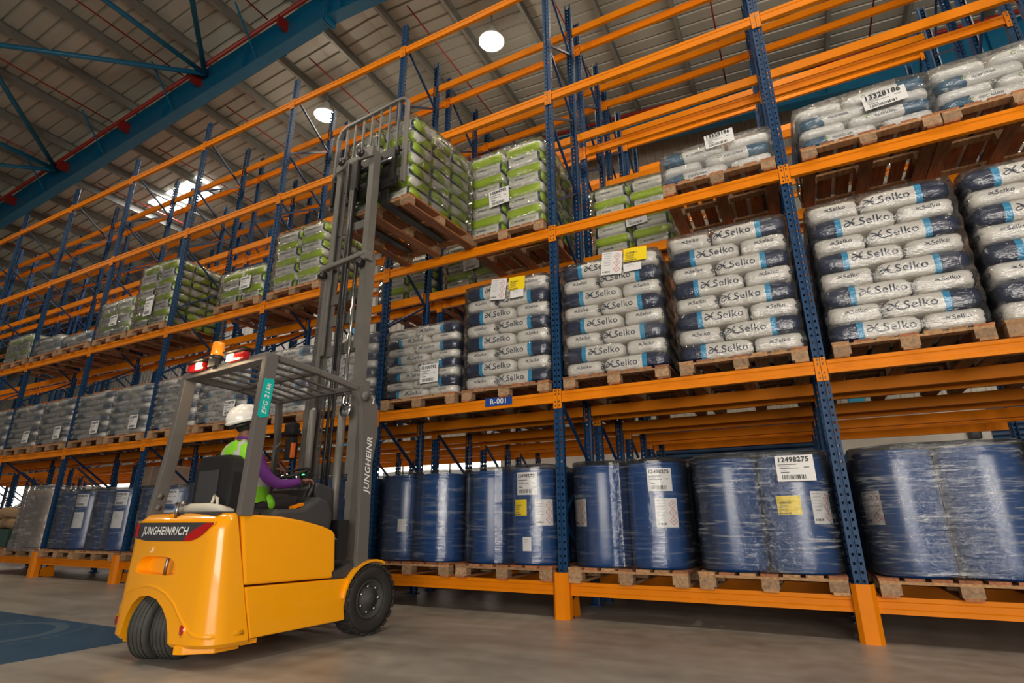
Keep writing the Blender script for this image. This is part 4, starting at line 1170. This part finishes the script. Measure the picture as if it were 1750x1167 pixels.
# roof: side rails, cross bars, slats
for s_ in (-1, 1):
    gpart(MB().bar((s_*(.61 if s_ > 0 else .585), .19, 2.165), (s_*.58, .66, 2.15), .05, .055, ch=.012), 'side_rail')
    gpart(MB().bar((s_*.575, .66, 2.15), (s_*.57, 1.1, 2.10), .05, .055, ch=.012), 'side_rail')
gpart(MB().bar((-.58, .66, 2.155), (.60, .66, 2.155), .05, .045, ch=.01), 'cross_bar')
gpart(MB().bar((-.57, 1.09, 2.10), (.57, 1.09, 2.10), .05, .05, ch=.01), 'front_header')
for i in range(6):
    x = -.42+.168*i
    gpart(MB().bar((x, .2, 2.15), (x, .65, 2.14), .03, .014), 'roof_slat')
for i in range(6):
    x = -.46+.155*i
    gpart(MB().bar((x, .68, 2.14), (x, 1.08, 2.095), .03, .014), 'roof_slat')
# front stanchions
for s_ in (-1, 1):
    mb = MB(); xa, xb = s_*.53, s_*.575
    mb.prism([(1.10, 2.13), (1.16, 2.15), (1.38, 1.98), (1.40, 1.7), (1.36, 1.45), (1.39, .6), (1.26, .5), (1.25, 1.0), (1.215, 1.6), (1.17, 1.95), (1.07, 2.08)] if s_ > 0 else
             [(1.06, 2.12), (1.12, 2.12), (1.16, 1.7), (1.14, .9), (1.1, .9), (1.1, 1.7)], xa, xb, 'x')
    st = mb.build('front_stanchion', GREY, gd, bevel=.006)
    if s_ > 0:
        a = text2d('JUNGHEINR', .088, .22, .0016)
        MB().add([(.5775, 1.305-v.y, 1.42+v.x) for v in a[0]], a[1]).build('brand_lettering', WHITE, st)
        MB().tube([(.57, 1.2, 2.04), (.60, 1.2, 2.04)], .045, 16).build('pivot_boss', GREY, st)
        a = text2d('J', .06, .1, .003); MB().add([(.5775, 1.31+v.x, 2.02+v.y) for v in a[0]], a[1]).build('hook_symbol', WHITE, st)
# teal model sticker on right rear pillar
mb = MB(); mb.prism([(.112, 1.70), (.135, 1.68), (.2, 1.70), (.2, 1.97), (.188, 1.99), (.112, 1.98)], 0, .003, 'x'); o = mb.build('sticker', TEAL, gd); 
o.rotation_euler = (0, math.atan(.11/1.18), 0); o.location = (.525+.0285-.11*.97/1.18, .0, .0)
a = text2d('EFG 216k', .055, .2, .0008); MB().add([(.0045, .16-v.y, 1.83+v.x) for v in a[0]], a[1]).build('sticker_text', WHITE, o)
# rear lights and beacon
for x in (-.29, .3):
    l_ = MB().box((x, .085, 2.19), (.25, .05, .07), ch=.02).build('rear_lamp', REDG, TR)
    MB().box((x+(.065 if x < 0 else -.075), .0575, 2.19), (.085, .012, .06), ch=.005).build('lamp_lens', LAMPM, l_)
    MB().box((x, .085, 2.237), (.29, .11, .012)).build('lamp_visor', BLACK, l_)
for x in (-.225, .225):
    c_ = light('rear_lamp_light', 'POINT', in_truck(x, .02, 2.17), 3.0, (1, .72, .42), .03)
bc = MB(); bc.lathe([(.01, .0), (.055, .0), (.055, .02), (.045, .03), (.01, .03)], 20, (-.06, .11, 2.235)); bc.tube([(-.06, .11, 2.15), (-.06, .11, 2.24)], .025, 8); bc = bc.build('beacon', BLACK, TR)
MB().lathe([(.01, .03), (.05, .03), (.053, .05), (.05, .13), (.044, .145), (.01, .15)], 20, (-.06, .11, 2.235)).build('beacon_lens', AMB, bc)
MB().box((-.06, .09, 2.2), (.1, .04, .07)).build('beacon_bracket', BLACK, bc)
# seat
seat = empty('seat'); seat.parent = TR
c = MB(); c.box((0, .54, .97), (.5, .46, .12), ch=.04); c.build('seat_cushion', BLACK, seat)
c = MB()
outl = [(-.25, .98), (-.26, 1.3), (-.235, 1.40), (-.17, 1.44), (.17, 1.44), (.235, 1.40), (.26, 1.3), (.25, .98), (.2, .94), (-.2, .94)]
c.prism(outl, .2, .32, 'y'); o = c.build('backrest', DARK, seat, bevel=.025); o.data.materials[0] = BLACK
c = MB(); c.prism([(-.18, 1.02), (-.18, 1.32), (.1, 1.32), (.1, 1.02)], .19, .2, 'y'); c.build('backrest_panel', DARK, seat, bevel=.004)
c = MB(); c.box((0, .42, .9), (.6, .6, .06)); c.build('seat_base', DARK, seat)
# hood / dash housing right side, arm rest, orange switch
mb = MB(); mb.prism([(.42, .93), (.5, 1.02), (.75, 1.03), (.9, 1.13), (1.0, 1.10), (1.06, .98), (1.04, .82), (.42, .9)], .28, .46, 'x'); mb.build('console', DARK, TR, bevel=.03)
c = MB(); c.box((.37, .74, 1.05), (.06, .1, .02), Matrix.Rotation(.3, 3, 'X')); c.build('orange_switch', ORANGE, TR)
mb = MB(); mb.prism([(1.08, .5), (1.2, .5), (1.2, 1.0), (1.16, 1.22), (1.0, 1.26), (.95, 1.2), (1.05, 1.05)], -.3, .3, 'x'); mb.build('dashboard', DARK, TR, bevel=.02)
c = MB(); c.box((.13, .99, 1.31), (.1, .06, .08), ch=.01); o = c.build('display', BLACK, TR); MB().box((.13, .955, 1.33), (.03, .006, .01)).build('display_light', GLED, o)
c = MB(); ring = [(0.0+.155*math.cos(a), .93+.155*math.sin(a)*.9, 1.345+.155*math.sin(a)*.35) for a in [2*PI*i/28 for i in range(29)]]
c.tube(ring, .013, 8, caps=False); c.tube([(0, .93, 1.34), (0, 1.05, 1.15)], .025, 10); 
for a in (0.3, 2.4, 4.4): c.tube([(0, .93, 1.335), (.155*math.cos(a), .93+.155*math.sin(a)*.9, 1.345+.155*math.sin(a)*.35)], .01, 6)
c.build('steering_wheel', BLACK, TR)
c = MB(); c.tube([(.27, .9, 1.08), (.28, .95, 1.2), (.28, .95, 1.25)], .022, 10); c.tube([(.22, .9, 1.1), (.22, .96, 1.2)], .014, 8); c.box((.3, .9, 1.08), (.14, .14, .1), ch=.03); c.build('control_lever', BLACK, TR)
# open storage tray right front
c = MB(); x0, x1, y0, y1, z0, z1 = .2, .52, 1.04, 1.16, .62, .92
c.box((.36, 1.17, .78), (.34, .02, .32)); c.box((.36, 1.12, .63), (.34, .1, .02)); c.box((.19, 1.12, .78), (.02, .1, .32)); c.box((.53, 1.12, .78), (.02, .1, .32)); c.box((.36, 1.07, .70), (.34, .02, .16))
c.build('storage_bin', BLACK, TR)
c = MB(); c.box((.42, 1.1, .76), (.1, .02, .08), Matrix.Rotation(.3, 3, 'Y')); c.build('crumpled_paper', PAPER, TR)
# grab rail and inner front guard post with speaker-like control box
c = MB(); c.tube([(-.45, 1.1, 1.68), (-.45, 1.04, 1.6), (-.45, 1.04, 1.3), (-.45, 1.1, 1.24)], .013, 8); c.build('grab_rail', GREY, TR)
c = MB(); c.box((-.26, 1.07, 1.79), (.13, .1, .13), ch=.03); c.box((-.26, 1.08, 1.6), (.1, .08, .22), ch=.02); c.build('fan', BLACK, TR)
c = MB(); c.box((-.2, 1.06, 1.58), (.03, .03, .14)); c.build('fan_light', mat('orange lens', (.8, .15, .02), .3), TR)
c = MB(); c.lathe([(.01, 0), (.07, .0), (.075, .015), (.01, .02)], 20, (.36, 1.16, 1.93), axis='y'); c.build('rear_view_mirror', MIRR, TR)
c = MB(); c.tube([(.36, 1.18, 1.93), (.36, 1.2, 2.1)], .01, 6); c.build('mirror_arm', BLACK, TR)
# cream cable bundle on the rear deck
c = MB(); c.tube([(-.2, .1, 1.01), (0, .08, 1.03), (.2, .1, 1.03), (.3, .13, 1.02), (.36, .2, 1.0)], [.025, .035, .035, .03, .02], 10); c.tube([(.16, .13, 1.03), (.2, .13, 1.12), (.24, .13, 1.1), (.26, .13, 1.02)], .012, 8); c.build('cable_hose', CREAM, TR)
# mast
YM = 1.337
mast = empty('mast'); mast.parent = TR
def mpart(mb, name, m=MGREY, bevel=0): return mb.build(name, m, mast, bevel=bevel)
def chan(x, s_, z0, z1, w_=.072, d_=.12, y=YM, t_=.018):
    """mast rail: channel open towards the middle"""
    m = MB(); a, b_ = x, x-s_*w_
    m.prism([(a, y-d_/2), (b_, y-d_/2), (b_, y-d_/2+t_), (a-s_*t_, y-d_/2+t_), (a-s_*t_, y+d_/2-t_), (b_, y+d_/2-t_), (b_, y+d_/2), (a, y+d_/2)], z0, z1, 'z'); return m
for s_ in (-1, 1):
    mpart(chan(s_*.40, s_, .12, 2.25, .07, .13, YM+.02), 'outer_rail')
    mpart(chan(s_*.345, s_, 1.35, 3.62, .07, .11, YM+.02), 'middle_rail')
    mpart(chan(s_*.305, s_, 2.6, 4.98, .075, .10, YM+.02), 'inner_rail')
for (hx, z, h_, y) in ((.38, .3, .12, YM+.1), (.38, 1.42, .12, YM+.07), (.385, 2.2, .09, YM+.08), (.33, 3.0, .12, YM+.06), (.33, 2.66, .12, YM+.06), (.29, 4.1, .1, YM+.05), (.28, 3.25, .11, YM+.05)):
    mpart(MB().box((0, y, z), (hx*2, .03, h_), ch=.006), 'cross_member')
# top cross plate of the inner stage, top bar of the middle stage
mb = MB(); mb.prism([(-.3, 4.95), (-.25, 4.99), (-.1, 4.97), (.08, 4.97), (.14, 5.02), (.3, 5.02), (.3, 4.88), (.1, 4.9), (-.1, 4.9), (-.3, 4.86)], YM-.06, YM-.03, 'y'); mpart(mb, 'top_plate', MGREY, .004)
mpart(MB().bar((-.36, YM-.07, 3.6), (.36, YM-.07, 3.63), .05, .05, ch=.01), 'middle_top_bar')
for s_ in (-1, 1): mpart(MB().box((s_*.33, YM-.04, 3.6), (.09, .1, .1), ch=.012), 'roller_bracket'); mpart(MB().tube([(s_*.27, YM-.09, 3.52), (s_*.32, YM-.09, 3.52)], .045, 16), 'pulley', BLACKM)
mpart(MB().tube([(.22, YM-.075, 1.0), (.22, YM-.075, 3.56)], .022, 14), 'lift_cylinder_rod', CHROME)
mpart(MB().tube([(.22, YM-.075, .3), (.22, YM-.075, 2.0)], .038, 14), 'lift_cylinder', MGREY)
mpart(MB().tube([(-.22, YM-.075, .3), (-.22, YM-.075, 2.0)], .038, 14), 'lift_cylinder', MGREY)
mpart(MB().tube([(0.01, YM-.03, 2.4), (0.01, YM-.03, 4.85)], .035, 14), 'lift_cylinder', BLACKM)
def chain(x, y, z0, z1, wd=.022):
    m = MB(); z = z0; i = 0
    while z < z1:
        m.box((x, y, z), (wd if i % 2 else wd*.6, .012, .028)); z += .026; i += 1
    return m
CHM = mat('chain steel', (.16, .15, .14), .4, metal=.6)
for x, z0, z1 in ((-.06, 3.3, 4.9), (.1, 1.9, 3.5), (-.31, 2.2, 3.5), (-.06, 1.3, 2.4)): mpart(chain(x, YM-.075, z0, z1), 'lift_chain', CHM)
for x, z0, z1 in ((-.015, 1.0, 4.85), (.045, 1.0, 4.85), (.07, .8, 2.6), (.0, .8, 2.4)): mpart(MB().tube([(x, YM-.055, z0), (x, YM-.055, z1)], .011, 8), 'hydraulic_hose', BLACK)
mpart(MB().box((-.26, YM-.04, 1.95), (.05, .004, .17)), 'warning_sticker', PAPER)
mpart(MB().box((-.02, YM-.04, 4.72), (.2, .05, .4), ch=.01), 'hose_bracket', BLACKM)
for x in (-.2, .12): mpart(MB().tube([(x, YM-.09, 4.98), (x, YM-.05, 4.98)], .05, 16), 'pulley', BLACKM)
# carriage, load guard, forks
CX = -.06
car = empty('fork_carriage'); car.parent = TR
for z in (4.62, 5.02): MB().box((CX, 1.50, z), (1.10, .035, .12), ch=.006).build('carriage_plate', BLACKM, car)
for x in (-.52, -.2, .1, .5): MB().box((CX+x, 1.49, 4.82), (.05, .05, .42), ch=.005).build('carriage_upright', BLACKM, car)
MB().tube([(CX-.45, 1.45, 4.9), (CX+.45, 1.45, 4.9)], .03, 12).build('side_shift_cylinder', BLACKM, car)
MB().tube([(CX+.15, 1.45, 4.9), (CX+.5, 1.45, 4.9)], .017, 12).build('side_shift_rod', CHROME, car)
for x in (-.15, .18): MB().box((x, YM+.1, 4.8), (.05, .14, .5)).build('roller_carrier', BLACKM, car)
lg = MB(); hw, zt_, zb_ = .595, 5.80, 4.60
pth = [(-hw, zb_), (-hw, zt_-.14), (-hw+.05, zt_-.04), (-hw+.15, zt_), (hw-.15, zt_), (hw-.05, zt_-.02), (hw, zt_-.06), (hw, zb_)]
for i in range(len(pth)-1):
    lg.bar((CX+pth[i][0], 1.545, pth[i][1]), (CX+pth[i+1][0], 1.545, pth[i+1][1]), .035, .05 if 0 < i < 6 else .05, upv=(0, 1, 0))
lg.build('load_guard_frame', MGREY, car)
for i in range(7): x = CX-.44+.15*i; MB().box((x, 1.545, 5.42), (.022, .022, .74)).build('load_guard_bar', MGREY, car)
MB().bar((CX-.58, 1.545, 5.06), (CX+.58, 1.545, 5.06), .03, .03).build('load_guard_rail', BLACKM, car)
ZP = 4.335    # pallet underside
for x in (-.28, .28):
    mb = MB(); mb.prism([(1.515, 5.05), (1.545, 5.05), (1.55, ZP+.085), (2.55, ZP+.07), (2.6, ZP+.055), (2.6, ZP+.045), (1.53, ZP+.04), (1.515, ZP+.08)], CX*0+x-.05, x+.05, 'x'); mb.build('fork', BLACKM, car)
# the raised load
px_, py_, pz_ = in_truck(0.01, 1.56+.6+.05, ZP)
pallet(px_, py_, pz_, 'reddish wooden pallet raised on the forks at the top of the mast', v=1, rz=-TH)
stack(px_, py_, pz_+PH, 7, .155, 'green', 'raised load on the forks', bulge=.01, rotz=-TH)
film(px_, py_, pz_+PH, 7, .155, 'raised load on the forks', rz=-TH, bulge=.01, off=.034)

build_far()
# ------------------------------------------------------------------ driver
def skin_body(name, nodes, edges, m, parent, sub=2, mi=None, root=0):
    me = bpy.data.meshes.new(name); me.from_pydata([n_[:3] for n_ in nodes], edges, [])
    o = bpy.data.objects.new(name, me); COL.objects.link(o)
    md = o.modifiers.new('s', 'SKIN'); sv = me.skin_vertices[0].data
    for i, n_ in enumerate(nodes):
        r = n_[3]; sv[i].radius = (r, n_[4] if len(n_) > 4 else r); sv[i].use_root = (i == root)
    md.use_smooth_shade = True
    ms = o.modifiers.new('u', 'SUBSURF'); ms.levels = sub; ms.render_levels = sub
    me2 = bpy.data.meshes.new_from_object(o.evaluated_get(bpy.context.evaluated_depsgraph_get()))
    o.modifiers.clear(); o.data = me2; me2.materials.clear()
    for q_ in (m if isinstance(m, list) else [m]): me2.materials.append(q_)
    for p in me2.polygons:
        p.use_smooth = True
        if mi: p.material_index = mi(p.center)
    o.parent = parent
    return o
DV = empty('person', in_truck(0, 0, 0), -TH)
tag(DV, 'person in white helmet, green vest and purple shirt driving the forklift, looking up', 'person')
# x, y, z, radius (truck axes)
N = [(0, .50, 1.10, .15, .13), (0, .46, 1.22, .145, .11), (0, .43, 1.36, .16, .11), (0, .42, 1.48, .165, .095), (0, .425, 1.56, .07, .062), (0, .43, 1.63, .05, .05), (0, .435, 1.70, .05, .05),
     # right arm
     (.16, .43, 1.50, .068), (.205, .45, 1.40, .056), (.25, .52, 1.27, .05), (.27, .62, 1.22, .045), (.275, .74, 1.235, .038), (.275, .83, 1.26, .031),
     # left arm
     (-.16, .43, 1.50, .068), (-.205, .46, 1.40, .056), (-.24, .54, 1.28, .05), (-.2, .64, 1.28, .044), (-.13, .75, 1.34, .036), (-.1, .80, 1.37, .030),
     # legs
     (.10, .56, 1.07, .095), (.13, .78, 1.08, .08), (.14, .94, 1.08, .066), (.14, .98, .9, .058), (.14, 1.0, .68, .045), (.14, 1.06, .58, .04), (.14, 1.13, .565, .035),
     (-.10, .56, 1.07, .095), (-.13, .78, 1.08, .08), (-.14, .92, 1.08, .066), (-.14, .95, .9, .058), (-.14, .97, .68, .045), (-.14, 1.0, .58, .04), (-.14, 1.1, .565, .035)]
Ed = [(0, 1), (1, 2), (2, 3), (3, 4), (4, 5), (5, 6), (3, 7), (7, 8), (8, 9), (9, 10), (10, 11), (11, 12), (3, 13), (13, 14), (14, 15), (15, 16), (16, 17), (17, 18),
      (0, 19), (19, 20), (20, 21), (21, 22), (22, 23), (23, 24), (24, 25), (0, 26), (26, 27), (27, 28), (28, 29), (29, 30), (30, 31), (31, 32)]
def bmi(c_):
    if c_.z > 1.575 and abs(c_.x) < .1: return 1
    if (c_.z < 1.185 and c_.y > .53 and abs(c_.x) < .215) or c_.z < 1.12: return 2
    return 0
body_ = skin_body('body', N, Ed, [PURP, SKIN, PANTS], DV, 2, bmi)
# vest: lofted shell over the torso
c = MB(); rg = [(.52, 1.08, .185, .165), (.49, 1.2, .185, .15), (.455, 1.32, .20, .145), (.435, 1.42, .215, .135), (.43, 1.49, .205, .122), (.428, 1.535, .165, .105), (.43, 1.565, .11, .088), (.432, 1.575, .09, .08)]
vn = 40
for (cy_, cz_, ra, rb) in rg:
    for i in range(vn):
        a = 2*PI*i/vn; ca, sa = math.cos(a), math.sin(a)
        e_ = 2.6; q_ = (abs(ca)**e_+abs(sa)**e_)**(-1/e_)
        c.v.append((ra*ca*q_, cy_+rb*sa*q_, cz_+.008*math.sin(a*7)-(.03 if cz_ > 1.53 and abs(ca) < .5 and sa > 0 else 0)))
for j in range(len(rg)-1):
    for i in range(vn):
        c.f.append([j*vn+i, j*vn+(i+1) % vn, (j+1)*vn+(i+1) % vn, (j+1)*vn+i]); c.sm.append(True)
        xm = rg[j][2]*math.cos(2*PI*(i+.5)/vn); c.mi.append(1 if (.08 < abs(xm) < .13 and j > 2) or j == 1 else 0)
c.build('vest', [VEST, REFL], DV)
c = MB(); c.box((-.0, .318, 1.515), (.07, .008, .045), Matrix.Rotation(-.25, 3, 'X')); c.build('vest_tab', VEST, DV)
skin_body('vest_hem', [(.12, .6, 1.14, .05, .05), (.16, .64, 1.08, .06, .05), (.17, .66, 1.02, .03, .03)], [(0, 1), (1, 2)], VEST, DV, 2)
skin_body('collar', [(0, .425, 1.57, .09, .08), (0, .432, 1.625, .066, .062)], [(0, 1)], PURP, DV, 2)
# head: egg with jaw, brow, nose, lips and ears; looks up and slightly right
def head():
    bm = bmesh.new(); bmesh.ops.create_uvsphere(bm, u_segments=36, v_segments=26, radius=1)
    for v in bm.verts:
        x, y, z = v.co
        X, Y, Z = x*.078, y*.098, z*.118
        if z < 0: X *= 1-.32*z*z; Y = Y*(1-.18*z*z)+(.012*z*z if y > 0 else 0)
        f_ = max(0, y)
        if f_ > .3:
            Y += .026*math.exp(-((X/.012)**2))*math.exp(-(((Z+.012)/.022)**2))      # nose
            Y += .008*math.exp(-((X/.03)**2))*math.exp(-(((Z+.055)/.008)**2))       # lips
            Y += .007*math.exp(-((X/.05)**2))*math.exp(-(((Z-.028)/.01)**2))        # brow
            Y += .008*math.exp(-((X/.025)**2))*math.exp(-(((Z+.095)/.015)**2))      # chin
            for s_ in (-1, 1): Y -= .010*math.exp(-(((X-s_*.03)/.014)**2))*math.exp(-(((Z-.008)/.012)**2))
        v.co = (X, Y, Z)
    me = bpy.data.meshes.new('head'); bm.to_mesh(me); bm.free(); me.materials.append(SKIN)
    for p in me.polygons: p.use_smooth = True
    return me
HT = Matrix.Translation((-.01, .44, 1.735)) @ Matrix.Rotation(-.2, 4, 'Z') @ Matrix.Rotation(.38, 4, 'X')
hd = link(bpy.data.objects.new('head', head()), DV); hd.matrix_local = HT
for s_ in (-1, 1):
    c = MB(); c.lathe([(.001, -.004), (.012, -.002), (.0125, .003), (.001, .008)], 14, (s_*.03, .083, .008), axis='y'); c.build('eye', WHITE, hd)
    c = MB(); c.lathe([(.001, .0075), (.005, .008), (.001, .0095)], 10, (s_*.03, .083, .008), axis='y'); c.build('iris', BLACK, hd)
    c = MB(); c.lathe([(.002, -.008), (.02, -.008), (.026, 0), (.022, .01), (.012, .004), (.002, .004)], 16, (0, 0, 0), axis='x'); o = c.build('ear', SKIN, hd); o.location = (s_*.078, -.008, -.008); o.scale = (s_, .7, 1.2)
c = MB(); c.box((0, .105, -.056), (.04, .01, .006), ch=.002); c.build('mouth', mat('lips', (.15, .05, .04), .5), hd)
# hair below the helmet
bm = bmesh.new(); bmesh.ops.create_uvsphere(bm, u_segments=28, v_segments=20, radius=1)
for v in bm.verts: v.co = Vector((v.co.x*.084, v.co.y*.1-.007, v.co.z*.105+.012))
bmesh.ops.delete(bm, geom=[v for v in bm.verts if v.co.y > .035 or (v.co.z < -.07)], context='VERTS')
me = bpy.data.meshes.new('hair'); bm.to_mesh(me); bm.free(); me.materials.append(HAIR); link(bpy.data.objects.new('hair', me), hd)
# helmet with crown ribs, brim and rear suspension
bm = bmesh.new(); bmesh.ops.create_uvsphere(bm, u_segments=48, v_segments=24, radius=1)
for v in bm.verts:
    x, y, z = v.co
    rib = .004*max(0, math.cos(x*14)) if abs(x) < .45 and z > .15 else 0
    v.co = Vector((x*.126, y*.152, z*.12 if z > 0 else z*.01))*(1+rib*8) if z > -.01 else Vector((x*.126, y*.152, -.03))
bmesh.ops.delete(bm, geom=[v for v in bm.verts if v.co.z < -.035], context='VERTS')
me = bpy.data.meshes.new('helmet'); bm.to_mesh(me); bm.free(); me.materials.append(HELM)
for p in me.polygons: p.use_smooth = True
HH = HT @ Matrix.Translation((0, -.012, .045)) @ Matrix.Rotation(-.02, 4, 'X')
hl = link(bpy.data.objects.new('helmet', me), DV); hl.matrix_local = HH
c = MB(); vs_ = []; fs = []
for i in range(41):
    a = 2*PI*i/40; fr = max(0, math.sin(a)); w_ = .012+.05*fr**2.2
    vs_ += [(.123*math.cos(a), .149*math.sin(a), .0), ((.126+w_*.6)*math.cos(a), (.152+w_)*math.sin(a), -.012-.012*fr), ((.126+w_*.6)*math.cos(a), (.152+w_)*math.sin(a), -.016-.012*fr), (.121*math.cos(a), .147*math.sin(a), -.03)]
for i in range(40):
    for j in range(3): fs.append((i*4+j, i*4+j+1, i*4+5+j, i*4+4+j))
c.add(vs_, fs, 0, True); c.build('brim', HELM, hl)
c = MB(); c.tube([(.1*math.cos(a), -.02+.11*math.sin(a), -.05) for a in [PI*1.0+PI*i/12 for i in range(13)]], .012, 8); c.build('headband', BLACK, hl)
c = MB(); c.tube([(.085, .0, -.03), (.08, .02, -.09), (.06, .04, -.14), (0, .055, -.16)], .005, 6); c.build('chin_strap', BLACK, hl)
# hands: palm and five fingers each
def hand(name, base, Mx, grip, mirror=1):
    L_ = [(-.028, .075, [.030, .022, .018]), (-.009, .082, [.034, .025, .02]), (.011, .08, [.031, .023, .019]), (.03, .072, [.025, .018, .016])]
    nodes = [(0, 0, 0, .026, .02), (0, .035, 0, .034, .017), (0, .062, 0, .038, .015)]; edges = [(0, 1), (1, 2)]
    for (fx, y0, ln) in L_:
        k_ = len(nodes); ang = 0; y, z = y0-.012, 0
        nodes.append((fx*mirror, y, z, .0095)); edges.append((2, k_))
        for j, l_ in enumerate(ln):
            ang += grip; y += l_*math.cos(ang); z -= l_*math.sin(ang)
            nodes.append((fx*mirror*(1+.02*j), y, z, .009-.001*j)); edges.append((len(nodes)-2, len(nodes)-1))
    k_ = len(nodes)
    nodes += [(-.038*mirror, .028, -.006, .012), (-.056*mirror, .05, -.02, .0105), (-.056*mirror, .075, -.034, .009)]; edges += [(1, k_), (k_, k_+1), (k_+1, k_+2)]
    nn = [tuple(Mx @ Vector(n_[:3])+Vector(base))+tuple(n_[3:]) for n_ in nodes]
    return skin_body(name, nn, edges, SKIN, DV, 1)
hand('right_hand', (.275, .85, 1.268), Matrix.Rotation(.1, 3, 'X'), .62, 1)
hand('left_hand', (-.09, .81, 1.375), Matrix.Rotation(-.4, 3, 'Z') @ Matrix.Rotation(.2, 3, 'X'), .8, -1)
for s_ in (-1, 1):
    c = MB(); c.box((s_*.14, 1.08 if s_ > 0 else 1.05, .57), (.09, .25, .075), ch=.03); c.build('shoe', BLACK, DV)
